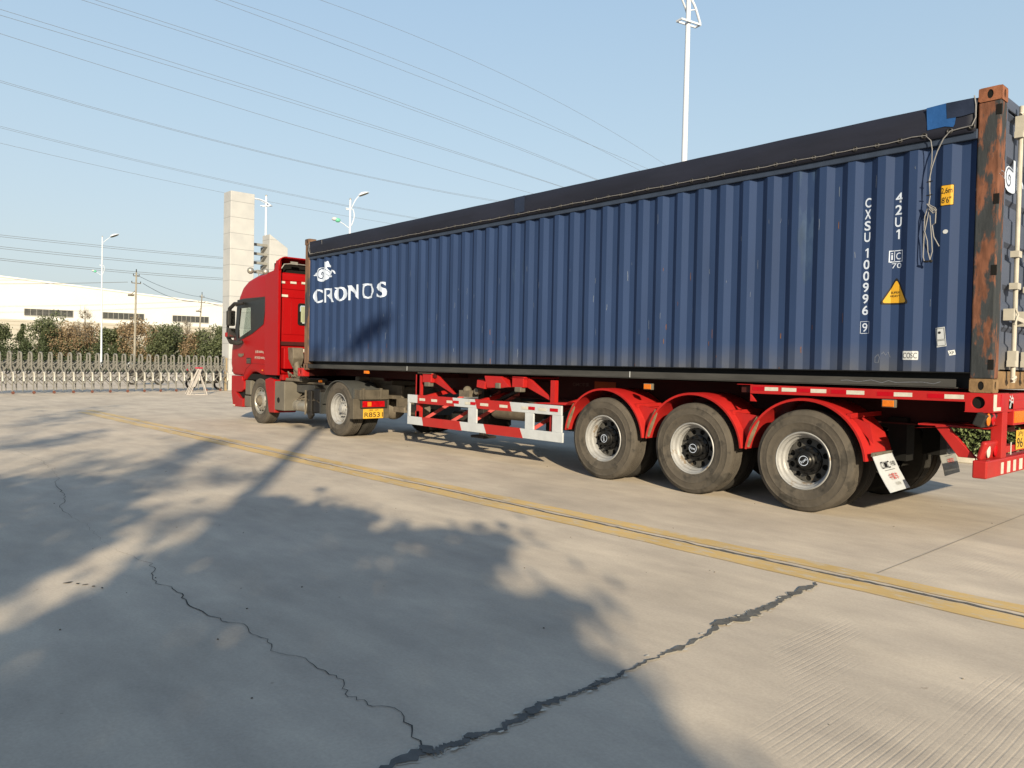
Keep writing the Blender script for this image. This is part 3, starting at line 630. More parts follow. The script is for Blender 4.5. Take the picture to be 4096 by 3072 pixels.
tp = MB().add(vs, fs).build('tarpaulin', TARP, con, smooth=True); so = tp.modifiers.new('thick', 'SOLIDIFY'); so.thickness = .003; so.offset = 1
# patches on the tarp
def patch(pts, name, m, y=-.026):
    me = curve_mesh([pts]); o = lay(me, name, m, tp, 'side', y); s2 = o.modifiers.new('t', 'SOLIDIFY'); s2.thickness = .003; return o
patch([(-.586,3.79),(-.426,3.797),(-.417,3.66),(-.345,3.656),(-.352,3.60),(-.364,3.578),(-.43,3.596),(-.574,3.592)], 'blue_patch', TARPB)
patch([(-.424,3.797),(-.194,3.792),(-.197,3.665),(-.30,3.655),(-.415,3.660)], 'navy_patch', TARPN, -.028)
patch([(-6.0,3.775),(-5.80,3.79),(-5.80,3.57),(-6.0,3.555)], 'navy_patch', TARPN)
patch([(-11.95,3.78),(-11.45,3.775),(-11.42,3.64),(-11.96,3.60)], 'corner_patch', TARP)
b = MB(); b.bar((-11.96,-.030,3.79), (-11.93,-.03,3.53), .006); b.bar((-11.47,-.030,3.77), (-11.46,-.03,3.68), .005); b.each('tarp_lace', ROPE, tp)
# eyelets, lashing rings and the cable through them
rb = MB(); eb = MB(); pts = []
x = -11.85; i = 0
while x < -.62:
    z = 3.546+.003*math.sin(i*2.1); pts += [(x, -.030, z), (x+.1, -.027, z-.002)]
    eb.lathe([(.010,-.027),(.018,-.033),(.025,-.027),(.018,-.021)], (x, 0, z), 'y', 12, closed_prof=True)
    x += .2045; i += 1
pts = pts[:-1]
for ex in (-.60, -.39, -.215): eb.lathe([(.012,-.027),(.02,-.034),(.028,-.027),(.02,-.021)], (ex, 0, 3.548), 'y', 12, closed_prof=True)
eb.each('eyelet', mat('eyelet steel', (.05,.05,.055), .5, metal=.4, var=.3, scale=20), con)
rb.tube(pts+[(-.702,-.03,3.556),(-.586,-.03,3.547),(-.54,-.03,3.494),(-.529,-.025,3.417),(-.53,-.02,3.306),(-.54,-.02,3.234),(-.54,-.02,3.084),(-.539,-.022,2.935)], .0042, 6)
rb.tube([(-.202,-.03,3.81),(-.188,-.032,3.729),(-.186,-.03,3.622),(-.214,-.032,3.556),(-.30,-.03,3.552),(-.384,-.03,3.545),(-.437,-.028,3.492),(-.485,-.026,3.391),(-.528,-.024,3.25),(-.546,-.024,3.141),(-.534,-.024,3.0),(-.545,-.024,2.92)], .0052, 6)
rb.tube([(-.545,-.02,2.93),(-.575,-.02,2.825),(-.576,-.02,2.61),(-.578,-.02,2.469),(-.565,-.022,2.425),(-.55,-.022,2.43)], .005, 6)
rb.tube([(-.535,-.024,2.90),(-.57,-.024,2.693),(-.545,-.024,2.607),(-.538,-.024,2.512),(-.518,-.024,2.436)], .0048, 6)
rb.tube([(-.54,-.02,2.92),(-.531,-.02,2.82),(-.51,-.02,2.603),(-.503,-.02,2.509),(-.522,-.02,2.431)], .0048, 6)
rb.tube([(-.54,-.02,2.93),(-.482,-.022,2.88),(-.485,-.022,2.758),(-.511,-.02,2.743),(-.494,-.02,2.639),(-.448,-.02,2.55)], .0055, 6)
rb.tube([(-.556,-.03,2.935),(-.502,-.034,2.865),(-.485,-.03,2.891),(-.521,-.028,2.914),(-.537,-.03,2.888),(-.501,-.036,2.846),(-.48,-.03,2.862),(-.52,-.03,2.90)], .007, 6)
rb.tube([(-11.97,-.028,3.74),(-11.99,-.03,3.62),(-11.93,-.03,3.55),(-11.85,-.03,3.546)], .0075, 6)
rb.build('lashing_cable', ROPE, con, smooth=True)
kb = MB(); kb.ball((-.545,-.024,2.425), .02, 6, (1.6,.6,.5)); kb.ball((-.51,-.024,2.425), .016, 6, (1,.6,.9))
for z in (3.13, 3.01): kb.tube([(-.565,-.026,z), (-.515,-.028,z+.004)], .005, 5)
kb.build('cable_tie', INK, con)
# ---- lettering and stickers draped over the corrugation
def drape(me, name, m, parent=con, lift=.0025):
    bm = bmesh.new(); bm.from_mesh(me); xs = [v.co.x for v in bm.verts]
    for x in BRK:
        if min(xs)-.001 < x < max(xs)+.001:
            bmesh.ops.bisect_plane(bm, geom=bm.verts[:]+bm.edges[:]+bm.faces[:], plane_co=(x,0,0), plane_no=(1,0,0), dist=1e-5)
    bm.to_mesh(me); bm.free()
    return lay(me, name, m, parent, 'side', fn=lambda x: corr(x)-lift)
LT = {'C':[[(-11.694,2.843),(-11.643,2.838),(-11.616,2.835),(-11.585,2.828),(-11.532,2.819),(-11.53,2.761),(-11.584,2.784),(-11.615,2.805),(-11.642,2.807),(-11.693,2.811),(-11.705,2.734),(-11.689,2.67),(-11.672,2.605),(-11.635,2.61),(-11.612,2.617),(-11.581,2.629),(-11.523,2.64),(-11.522,2.599),(-11.593,2.585),(-11.623,2.578),(-11.659,2.572),(-11.772,2.597),(-11.845,2.62),(-11.871,2.656),(-11.89,2.692),(-11.888,2.746),(-11.859,2.807),(-11.811,2.829)]],'R':[[(-11.415,2.841),(-11.366,2.839),(-11.34,2.84),(-11.314,2.84),(-11.284,2.84),(-11.235,2.838),(-11.121,2.829),(-11.118,2.773),(-11.115,2.716),(-11.112,2.659),(-11.079,2.598),(-11.064,2.568),(-11.126,2.568),(-11.153,2.606),(-11.266,2.646),(-11.305,2.68),(-11.337,2.71),(-11.297,2.723),(-11.251,2.747),(-11.246,2.79),(-11.298,2.814),(-11.326,2.813),(-11.353,2.812),(-11.353,2.764),(-11.353,2.715),(-11.352,2.667),(-11.352,2.618),(-11.351,2.57),(-11.406,2.571),(-11.407,2.616),(-11.409,2.661),(-11.41,2.706),(-11.412,2.751),(-11.413,2.796)]],'O':[[(-11.059,2.839),(-11.031,2.839),(-10.992,2.838),(-10.907,2.833),(-10.801,2.836),(-10.766,2.83),(-10.732,2.823),(-10.69,2.797),(-10.587,2.765),(-10.556,2.697),(-10.575,2.64),(-10.681,2.623),(-10.725,2.6),(-10.755,2.589),(-10.782,2.578),(-10.817,2.568),(-10.871,2.581),(-10.989,2.601),(-11.023,2.629),(-11.045,2.657),(-11.055,2.718),(-11.038,2.785),(-11.008,2.801),(-11.035,2.82)],[(-10.85,2.806),(-10.804,2.801),(-10.778,2.798),(-10.748,2.76),(-10.74,2.709),(-10.751,2.659),(-10.775,2.617),(-10.835,2.599),(-10.87,2.664),(-10.943,2.729)]],'N':[[(-10.561,2.845),(-10.514,2.843),(-10.487,2.844),(-10.46,2.844),(-10.428,2.82),(-10.387,2.795),(-10.287,2.764),(-10.238,2.704),(-10.239,2.75),(-10.239,2.796),(-10.24,2.842),(-10.205,2.845),(-10.204,2.792),(-10.203,2.738),(-10.202,2.684),(-10.201,2.631),(-10.2,2.577),(-10.229,2.604),(-10.275,2.632),(-10.284,2.678),(-10.397,2.711),(-10.451,2.737),(-10.479,2.761),(-10.479,2.714),(-10.479,2.667),(-10.479,2.621),(-10.48,2.574),(-10.516,2.574),(-10.517,2.629),(-10.518,2.684),(-10.52,2.739),(-10.521,2.794)]],'O2':[[(-10.108,2.833),(-9.982,2.842),(-9.937,2.842),(-9.905,2.843),(-9.873,2.84),(-9.826,2.835),(-9.721,2.823),(-9.713,2.785),(-9.671,2.727),(-9.67,2.679),(-9.715,2.618),(-9.718,2.577),(-9.829,2.577),(-9.882,2.572),(-9.915,2.577),(-9.946,2.582),(-9.996,2.589),(-10.017,2.632),(-10.097,2.682),(-10.096,2.748),(-10.005,2.811)],[(-9.979,2.761),(-9.945,2.8),(-9.904,2.814),(-9.875,2.808),(-9.83,2.8),(-9.734,2.747),(-9.727,2.667),(-9.824,2.619),(-9.9,2.602),(-9.925,2.613),(-9.95,2.623),(-9.984,2.681)]],'S':[[(-9.448,2.839),(-9.379,2.837),(-9.335,2.83),(-9.333,2.768),(-9.356,2.786),(-9.379,2.803),(-9.439,2.807),(-9.441,2.76),(-9.377,2.733),(-9.33,2.717),(-9.295,2.669),(-9.304,2.615),(-9.351,2.581),(-9.386,2.572),(-9.446,2.566),(-9.56,2.584),(-9.612,2.596),(-9.613,2.651),(-9.56,2.613),(-9.433,2.595),(-9.387,2.616),(-9.392,2.648),(-9.442,2.67),(-9.578,2.704),(-9.616,2.75),(-9.602,2.805),(-9.553,2.826)]],'H':[[(-11.419,3.356),(-11.361,3.349),(-11.334,3.366),(-11.312,3.354),(-11.302,3.319),(-11.274,3.287),(-11.231,3.271),(-11.238,3.237),(-11.306,3.25),(-11.35,3.252),(-11.323,3.207),(-11.3,3.189),(-11.262,3.169),(-11.138,3.182),(-11.08,3.169),(-11.054,3.147),(-11.035,3.104),(-11.061,3.101),(-11.079,3.131),(-11.128,3.156),(-11.136,3.123),(-11.251,3.096),(-11.303,3.073),(-11.242,3.089),(-11.129,3.069),(-11.133,3.041),(-11.245,3.052),(-11.292,3.056),(-11.31,3.026),(-11.342,3.011),(-11.382,2.998),(-11.434,2.988),(-11.552,2.986),(-11.591,2.99),(-11.618,2.994),(-11.641,3.003),(-11.682,3.016),(-11.703,3.099),(-11.822,3.114),(-11.866,3.119),(-11.892,3.123),(-11.844,3.152),(-11.818,3.177),(-11.705,3.174),(-11.685,3.216),(-11.641,3.244),(-11.604,3.258),(-11.543,3.26),(-11.416,3.239),(-11.417,3.298)]],'swirl':[[(-11.424,3.224),(-11.542,3.237),(-11.586,3.239),(-11.631,3.217),(-11.666,3.171),(-11.667,3.105),(-11.633,3.064),(-11.592,3.047),(-11.537,3.06),(-11.507,3.101),(-11.513,3.145),(-11.549,3.167),(-11.58,3.159),(-11.582,3.132),(-11.556,3.109)]],'mane':[[(-11.406,3.212),(-11.349,3.191),(-11.327,3.177),(-11.304,3.164),(-11.269,3.136)],[(-11.357,3.122),(-11.334,3.104),(-11.312,3.087),(-11.303,3.069)]]}
for k_ in ('C', 'R', 'O', 'N', 'O2', 'S'): drape(curve_mesh(LT[k_]), 'letter', WHITE)
hm = drape(curve_mesh(LT['H']), 'seahorse_emblem', WHITE)
def ribbon(pts, w):
    b = MB(); vs = []
    for i, p in enumerate(pts):
        a, c = Vector((*pts[max(i-1,0)],0)), Vector((*pts[min(i+1,len(pts)-1)],0)); d = (c-a).normalized(); nn = Vector((-d.y, d.x, 0))*w/2
        P = Vector((*p,0)); vs += [P-nn, P+nn]
    me = bpy.data.meshes.new('rib'); me.from_pydata([tuple(v) for v in vs], [], [(2*i,2*i+1,2*i+3,2*i+2) for i in range(len(pts)-1)]); return me
drape(merge([ribbon(LT['swirl'][0], .022), ribbon(LT['mane'][0], .010), ribbon(LT['mane'][1], .010)]), 'emblem_line', mat('emblem gap blue', (.025,.05,.12), .6, var=.1), lift=.0045)
# column of characters
def column(s, xc, ztop, w, h, pitch):
    out = []; z = ztop
    for ch in s:
        if ch != ' ':
            if ch == '1': me = curve_mesh([[(xc+.001,z-h),(xc+.001,z-h*.78+h*.55),(xc-w*.26,z-h*.30),(xc-w*.26,z-h*.18),(xc+.003,z),(xc+w*.26,z),(xc+w*.26,z-h)]])
            else: me = text_mesh(ch, xc-w/2, xc+w/2, z-h, z, .018)
            out.append(me)
        z -= pitch*(1 if ch != ' ' else .38)
    return out
drape(merge(column('CXSU 100996', -1.105, 3.080, .058, .090, .1085)), 'container_number', WHITE)
drape(merge([text_mesh('9', -1.128, -1.080, 1.812, 1.895)]+[ribbon([(-1.145,1.798),(-1.062,1.798),(-1.062,1.910),(-1.145,1.910),(-1.145,1.795)], .006)]), 'check_digit', WHITE)
drape(merge(column('42U1', -.825, 3.088, .060, .090, .112)), 'size_code', WHITE)
drape(merge([ribbon([(-.892,2.455),(-.778,2.455),(-.778,2.556),(-.892,2.556),(-.892,2.452)], .010), ribbon([(-.850,2.455),(-.850,2.556)], .006),
    text_mesh('i', -.878, -.864, 2.474, 2.538), text_mesh('C', -.836, -.792, 2.474, 2.538), text_mesh('70', -.872, -.785, 2.395, 2.442)]), 'railway_mark', WHITE)
def rpoly(pts, r, n=5):
    out = []; m = len(pts)
    for i in range(m):
        p = Vector(pts[i]); a = (Vector(pts[i-1])-p).normalized(); c = (Vector(pts[(i+1) % m])-p).normalized()
        p0 = p+a*r; p1 = p+c*r
        for k in range(n+1):
            t = k/n; out.append(tuple((p0*(1-t)**2+p*2*t*(1-t)+p1*t*t)))
    return out
drape(curve_mesh([rpoly([(-.824,2.318),(-.962,2.062),(-.700,2.058)], .035)]), 'warning_border', INK)
tr_ = drape(curve_mesh([rpoly([(-.824,2.290),(-.940,2.076),(-.722,2.072)], .03)]), 'warning_sign', YEL, lift=.0045)
drape(merge([text_mesh('SUPER', -.872, -.790, 2.160, 2.180), text_mesh('HEAVY', -.876, -.786, 2.128, 2.148)]), 'warning_text', INK, lift=.0065)
drape(curve_mesh([rpoly([(-.462,3.090),(-.462,2.908),(-.352,2.908),(-.352,3.090)], .008)]), 'height_border', INK)
drape(curve_mesh([rpoly([(-.457,3.085),(-.457,2.913),(-.357,2.913),(-.357,3.085)], .008)]), 'height_sign', YEL, lift=.0045)
drape(merge([text_mesh('2,6m', -.452, -.364, 3.008, 3.066), text_mesh("8'6\"", -.446, -.370, 2.930, 2.984)]), 'height_text', INK, lift=.0065)
drape(curve_mesh([rpoly([(-.742,1.628),(-.742,1.548),(-.612,1.548),(-.612,1.628)], .008)]), 'white_sticker', WHT)
drape(text_mesh('COSC', -.733, -.621, 1.562, 1.614), 'sticker_text', mat('grey print', (.10,.10,.11), .6, var=.1), lift=.0045)
drape(curve_mesh([[(-.470,1.832),(-.390,1.842),(-.372,1.672),(-.450,1.660)]]), 'white_sticker', WHT)
drape(merge([ribbon([(-.462,1.823),(-.396,1.831),(-.386,1.735),(-.452,1.727),(-.462,1.825)], .004), ribbon([(-.450,1.718),(-.384,1.726),(-.378,1.680),(-.444,1.672),(-.450,1.72)], .004), text_mesh('\u25cf', -.444, -.420, 1.780, 1.802)]), 'sticker_print', INK, lift=.0045)
drape(curve_mesh([[(-.362,1.630),(-.315,1.640),(-.305,1.598),(-.350,1.588)]]), 'white_sticker', WHT)
drape(text_mesh('XP', -.352, -.318, 1.600, 1.626), 'sticker_text', INK, lift=.0045)
drape(curve_mesh([[(-.41+.022*math.cos(a/2)*1, 2.68+.019*math.sin(a/2)) for a in range(12)]]), 'paint_dot', WHT)
CHK = mat('chalk', (.22,.25,.32), .9, var=.2, scale=20)
drape(merge([ribbon([(-.955,1.60),(-.985,1.57),(-.985,1.52),(-.955,1.52),(-.945,1.57),(-.96,1.60)], .004), ribbon([(-.93,1.60),(-.915,1.62),(-.90,1.59),(-.88,1.62),(-.862,1.57)], .004)]), 'chalk_mark', CHK)
me = merge([ribbon([(-1.30+.09*i+.03*math.sin(i*5), 1.345+.012*math.sin(i*2.7)) for i in range(k0, k0+3)], .003) for k0 in range(0, 9, 2)])
lay(me, 'chalk_mark', CHK, con, 'side', .0035)
# scrapes in the paint
sb = []; rr = random.Random(77)
for i in range(26):
    x = rr.uniform(-11.3, -1.2); z = 1.45+abs(rr.gauss(0,.25)) if i % 3 else rr.uniform(1.6, 3.4); L_ = rr.uniform(.015, .09)
    if x < -9.2 and z > 2.5: continue
    sb.append(ribbon([(x, z+.01), (x+rr.uniform(-.004,.004), z-L_*.4+.01), (x, max(1.448, z-L_))], rr.uniform(.004,.011)))
drape(merge(sb), 'rust_spot', mat('rust spot', (.20,.09,.05), .9, var=.4, scale=20), lift=.0022)
sb = []; rr = random.Random(12)
for i in range(80):
    x = rr.uniform(-11.6, -.5); z = rr.uniform(1.5, 3.3)
    if -1.2 < x < -.3 and rr.random() < .5: continue
    if x < -9.2 and z > 2.5: continue
    L_ = rr.uniform(.02, .12); sb.append(ribbon([(x, z), (x+rr.uniform(-.004,.004), z-L_/2), (x+rr.uniform(-.006,.006), z-L_)], rr.uniform(.002,.005)))
drape(merge(sb), 'paint_scrape', mat('bare scrape', (.20,.24,.32), .7, var=.3, scale=20), lift=.002)
# emblem on the door
hx = [(p[0], p[1]) for p in LT['H'][0]]
f_ = lambda p: (.085+(p[0]+11.797)*.80, 3.075+(p[1]-3.067)*.80)
lay(curve_mesh([[f_(p) for p in hx]]), 'seahorse_emblem', WHITE, con, 'rear', -.004)
lay(merge([ribbon([f_(p) for p in LT['swirl'][0]], .016)]), 'emblem_line', DOORP, con, 'rear', -.002)

# ================================================================ WHEELS
def tyre(R_, w, y0, m, worn=0):
    """tyre body from outer face y0 inwards"""
    b = MB(); r0 = R_-.235
    pr = [(r0,.030),(r0+.015,.012),(r0+.05,.002),(r0+.10,.0),(r0+.104,-.003),(r0+.112,-.003),(r0+.116,.0),(r0+.15,.001),(R_-.065,.006),(R_-.052,.002),(R_-.045,.010),(R_-.022,.016),(R_-.010,.026),(R_-.003,.04)]
    y = .055
    while y < w-.07:
        pr += [(R_,y),(R_,y+.028),(R_-.011,y+.030),(R_-.011,y+.037)]; y += .040
    pr += [(R_-.003,w-.04),(R_-.022,w-.016),(R_-.1,w),(r0+.02,w-.01),(r0,w-.03)]
    b.lathe([(r, y0+o) for r, o in pr], (0,0,0), 'y', 64, closed_prof=True); return b
def rim_deep(R_, y0):
    """recessed dual-wheel rim: bright lip, stepped barrel, disc with hand holes"""
    b = MB(); r0 = R_-.232
    b.lathe([(r0+.004,y0+.030),(r0+.010,y0+.014),(r0+.002,y0+.006),(r0-.008,y0+.012),(r0-.012,y0+.035),(r0-.030,y0+.048),(r0-.034,y0+.085),(r0-.052,y0+.100),(r0-.056,y0+.150)], (0,0,0), 'y', 64)
    DD = MB(); n, ro, ri, yd = 10, r0-.056, .115, y0+.150     # disc ring with round hand holes, dished
    rings = []
    hr = .029; rc = (ro+ri)*.5+.012
    for k in range(n):
        a = 2*math.pi*(k+.5)/n; w = math.pi/n; out, inn = [], []
        for i in range(20):
            t = 2*math.pi*i/20; c, s = math.cos(t), math.sin(t)
            pr_ = rc+hr*c; pa = a+hr*s/rc*1.05; inn.append((pr_, pa))
            u, v = c/(max(abs(c), abs(s))), s/(max(abs(c), abs(s)))
            pr_o = rc+((ro-rc) if u > 0 else (rc-ri))*u; out.append((pr_o, a+w*v))
        P = lambda r_, a_: (r_*math.cos(a_), yd-.0+(ro-r_)*-.12, r_*math.sin(a_))
        vs = [P(*q) for q in out]+[P(*q) for q in inn]+[(P(*q)[0], P(*q)[1]+.02, P(*q)[2]) for q in inn]
        DD.add(vs, [(i, (i+1) % 20, 20+(i+1) % 20, 20+i) for i in range(20)]+[(20+i, 20+(i+1) % 20, 40+(i+1) % 20, 40+i) for i in range(20)])
    return b, DD
def hub_trailer(y0):
    b = MB(); yd = y0+.150-.03
    b.lathe([(.150,yd+.02),(.145,yd+.004),(.122,yd-.006),(.100,yd-.006),(.092,yd-.035),(.078,yd-.045),(.074,yd-.066),(.060,yd-.078),(.0001,yd-.082)], (0,0,0), 'y', 40)
    for k in range(10):
        a = 2*math.pi*k/10; b.lathe([(.0001,yd-.045),(.012,yd-.045),(.014,yd-.005)], (.132*math.cos(a), 0, .132*math.sin(a)), 'y', 8)
    return b
def make_wheel(name, R_, parent, loc, kind='trailer', far=False):
    """dual wheel at loc (loc.y = outer face); far=True mirrors it for the other side"""
    w = MB(); y0 = 0.
    if kind == 'front': 
        w = MB(); r0 = R_-.232
        w.lathe([(r0+.004,.03),(r0+.008,.006),(r0-.006,.008),(r0-.014,.04),(r0-.03,.055),(r0-.035,.06),(.205,.03),(.19,.012),(.14,-.002),(.125,-.004),(.120,.012)], (0,0,0), 'y', 64)
        for k in range(10):
            a = 2*math.pi*(k+.5)/10; w.lathe([(.0001,-.02),(.011,-.02),(.013,.0)], (.158*math.cos(a), 0, .158*math.sin(a)), 'y', 8)
        o = w.build(name, ALU, smooth=True)
        h = MB()
        for k in range(10):
            a = 2*math.pi*k/10; h.lathe([(.0001,.030),(.018,.031),(.022,.045)], (.222*math.cos(a), 0, .222*math.sin(a)), 'y', 10)
        hh = h.build('hand_hole', BLK); hh.parent = o
        c = MB(); c.lathe([(.120,.02),(.112,-.03),(.075,-.045),(.068,-.07),(.0001,-.078)], (0,0,0), 'y', 32)
        cc = c.build('hub_cap', STEELD, smooth=True); cc.parent = o
        t = tyre(R_, .28, 0., TYRE).build('tyre', TYRE, smooth=True); t.parent = o
    else:
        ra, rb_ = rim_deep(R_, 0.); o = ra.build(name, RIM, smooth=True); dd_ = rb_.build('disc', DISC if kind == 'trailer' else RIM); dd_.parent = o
        c = hub_trailer(0.).build('hub_cap', HUBK if kind == 'trailer' else RIM, smooth=True); c.parent = o
        if kind == 'trailer':
            # round badge on the hub cap
            yb = .038-.003
            me = merge([text_mesh('Fuwa', -.034, .034, -.014, .016, .01), ribbon([(.048*math.cos(a*math.pi/16), .048*math.sin(a*math.pi/16)) for a in range(33)], .006)])
            ang = random.Random(int(abs(loc[0])*100)).uniform(.5, 1.6)
            for v in me.vertices:
                x, z = v.co.x, v.co.y; v.co = (x*math.cos(ang)-z*math.sin(ang), yb, x*math.sin(ang)+z*math.cos(ang))
            bd = link('hub_badge', me, WHITE); bd.parent = o
        d = MB(); d.lathe([(R_-.30,.16),(.0001,.165)], (0,0,0), 'y', 32); d.lathe([(R_-.30,.165),(R_-.30,.58)], (0,0,0), 'y', 32); dd = d.build('brake_drum', BLK); dd.parent = o
        t = tyre(R_, .275, 0., TYRE).build('tyre', TYRE, smooth=True); t.parent = o
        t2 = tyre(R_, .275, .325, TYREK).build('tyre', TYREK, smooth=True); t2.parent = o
    o.parent = parent; o.location = Vector(loc)-parent.location
    if far: o.rotation_euler = (0, 0, math.pi)
    return o

# ================================================================ TRAILER
TR = thing('container_trailer', (-5, 1.22, 0), 'red skeletal semi-trailer with three axles and red and white side guard', 'trailer')
WR = .5163; WX = [-1.6708, -2.9919, -4.3130]
w0 = make_wheel('wheel', WR, TR, (WX[0], .003, WR))
def copy_wheel(src, x, y, rot=0, ang=0):
    c = copy_tree(src, TR); c.location = Vector((x, y, WR))-TR.location; c.rotation_euler = (0, ang, rot); return c
copy_wheel(w0, WX[1], .003, ang=.9); copy_wheel(w0, WX[2], .003, ang=2.1)
for x in WX: copy_wheel(w0, x, 2.435, math.pi)
b = MB()
for x in WX: b.tube([(x, .5, WR), (x, 1.95, WR)], .075, 12); b.box(x-.05, x+.05, .70, .82, WR-.1, WR+.12); b.box(x-.05, x+.05, 1.62, 1.74, WR-.1, WR+.12)
for x in (WX[0]+.66, WX[1]+.66, WX[2]+.66, WX[2]-.66):
    b.box(x-.09, x+.09, .66, .86, .55, .98); b.box(x-.09, x+.09, 1.58, 1.78, .55, .98)
for x in WX: b.add([(x-.6,.70,.68),(x+.6,.70,.68),(x+.6,.82,.68),(x-.6,.82,.68),(x-.6,.70,.74),(x+.6,.70,.74),(x+.6,.82,.74),(x-.6,.82,.74)], [(0,3,2,1),(4,5,6,7),(0,1,5,4),(1,2,6,5),(2,3,7,6),(3,0,4,7)])
b.each('axle', BLK, TR)  # axles and hangers coloured black to stand for the shade between the wheels
# two main I-beams, stepping up to the gooseneck
b = MB()
for y in (.70, 1.60):
    lo = [(-.02,.93),(-8.6,.93),(-9.4,1.10),(-12.25,1.12),(-12.25,1.255),(-.02,1.255)]
    b.prism(lo, y+.035, y+.055)
    b.box(-12.25, -.02, y-.05, y+.14, 1.250, 1.268); b.box(-8.6, -.02, y-.05, y+.14, .915, .93)
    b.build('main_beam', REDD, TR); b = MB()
b = MB()
for x in (-.6,-1.5,-2.35,-3.65,-5.2,-6.3,-7.1,-8.3,-9.3,-10.4,-11.4): b.box(x-.04, x+.04, .757, 1.64, 1.05, 1.2)
for x in (-7.95,-5.9,-2.35): b.box(x-.05, x+.05, .05, 2.39, 1.18, 1.248)
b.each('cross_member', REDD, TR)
# rear side rail with reflective tape
b = MB(); b.prism([(-2.27,1.265),(-2.27,1.172),(-.205,1.187),(-.205,1.268)], .0, .07); b.box(-2.43, -2.27, .0, .5, 1.262, 1.268); b.prism([(-2.27,1.17),(-2.20,1.09),(-2.27,1.09)], .004, .03)
b.build('side_rail', REDT, TR, bevel=.004)
b = MB(); b.prism([(-2.27,1.265),(-2.27,1.172),(-.205,1.187),(-.205,1.268)], 2.37, 2.44); b.build('side_rail', REDT, TR, bevel=.004)
b = MB()
for (a, c) in ((-2.10,-1.95),(-1.91,-1.75),(-1.60,-1.44),(-1.24,-1.07),(-.80,-.64),(-.37,-.215)): b.prism([(a,1.207),(c,1.210),(c,1.247),(a,1.246)], -.003, -.0005)
b.each('white_reflector', REFL, TR)
b = MB()
for (a, c) in ((-2.24,-2.10),(-1.75,-1.60),(-1.39,-1.24),(-.95,-.80),(-.51,-.37)): b.prism([(a,1.207),(c,1.210),(c,1.247),(a,1.246)], -.003, -.0005)
b.each('red_reflector', REFR, TR)
# rear bolster box with round pocket
b = MB(); b.box(-.196, -.008, .03, .30, 1.105, 1.266); holed(b, -.105, 1.185, .100, .083, .052, .052, .0, .032, 'y'); b.box(-.196,-.01,.2,CW-.2,1.12,1.262)
b.box(-.008, .012, .0, .42, 1.105, 1.268); b.box(-.008,.012,2.02,2.438,1.105,1.268); b.box(-.196, .0, 2.14, 2.44, 1.105, 1.266); b.box(-.21, .012, -.004, .0, 1.100, 1.106)
b.build('rear_bolster', REDT, TR, bevel=.006)
MB().box(-.165, -.045, .024, .0285, 1.122, 1.25).build('bolster_pocket', BLK, TR)
# rear frame plates facing back
RX = .012
b = MB(); b.box(-.06, RX, .4205, .56, 1.101, 1.262); b.box(-.08, RX-.004, .28, .42, .70, 1.11); b.box(-.08, RX-.002, .42, 2.02, .74, .80)
b.box(-.06, RX+.01, .545, 1.90, .98, 1.12); b.box(-.05, RX, .42, 2.0, 1.12, 1.20); b.box(-.08, RX-.004, 2.02, 2.16, .70, 1.11)
b.build('rear_frame', REDT, TR, bevel=.004)
b = MB(); b.box(-.10, RX, -.11, 2.55, .548, .700); b.build('rear_bumper', REDT, TR, bevel=.012)
b = MB(); b.prism([(-.46,.96),(-.36,.96),(-.12,.70),(-.26,.70)], .05, .10); b.prism([(-.46,.96),(-.36,.96),(-.12,.70),(-.26,.70)], 2.33, 2.38)
b.prism([(-.62,.97),(-.10,.97),(-.05,.955),(-.62,.955)], .10, .72); b.each('bumper_strut', REDT, TR, bevel=.004)
b = MB(); b.add([(-.62,.02,.93),(-.02,.02,.99),(-.02,.62,.99),(-.62,.62,.93)], [(0,1,2,3)]); b.each('lamp_shelf', REDT, TR)
b = MB()
for (y0, y1, z0, z1, w_) in ((-.085,.20,1.125,1.235,0),): b.box(RX, RX+.003, .0, .08, 1.125, 1.258)
b.box(RX+.0032, RX+.005, -.0, .19, 1.118, 1.150)
for (y0, y1) in ((.27-.0,.34),(.44,.53),(.62,.70),(.80,.90),(1.0,1.08),(1.2,1.3)): b.box(RX, RX+.003, y0, y1, .565, .665)
b.box(RX, RX+.003, .52, .545, .72, .83)
b.each('white_reflector', REFL, TR)
b = MB(); b.box(RX, RX+.003, .20, .28, 1.125, 1.258)
for (y0, y1) in ((.345,.435),(.535,.615),(.705,.795),(.905,.995)): b.box(RX, RX+.0025, y0, y1, .565, .665)
b.each('red_reflector', REFR, TR)
me = text_mesh('\u6caa', .43, .55, 1.13, 1.25, .02)
lay(me, 'painted_character', WHT, TR, 'rear', RX+.0025)
MB().box(RX+.010, RX+.014, .555, .98, 1.00, 1.105).build('amber_board', AMB, TR)
MB().box(RX+.004, RX+.008, .66, 1.10, .755, .93).build('number_plate', PLATE, TR, bevel=.01)
lay(merge([text_mesh('\u6caaJ', .70, .86, .87, .92), text_mesh('9610', .68, 1.05, .77, .86)]), 'plate_text', INK, TR, 'rear', RX+.0092)
# lamps: upper twin lamp and lower slanted twin lamp
b = MB(); b.box(-.10,-.02,-.10,.20,.985,1.10, rot=(0,.35,0)); o = b.build('light_housing', BLKP, TR, bevel=.01)
def lens(y, z, x, ry, rz, m, name, par):
    l = MB(); l.ball((x, y, z), 1, 8, (.014, ry, rz)); return l.build(name, m, par, smooth=True)
lens(-.02, 1.045, -.015, .045, .055, AMB, 'indicator_lens', o); lens(.11, 1.045, -.015, .05, .055, TAIL, 'tail_lens', o)
b = MB(); b.box(-.085,-.035,-.02,.40,.69,.86, rot=(0,.25,0)); o = b.build('light_housing', REDT, TR, bevel=.02)
lens(.08, .775, -.035, .04, .065, REFL, 'reverse_lens', o); lens(.28, .775, -.035, .06, .065, TAIL, 'tail_lens', o)
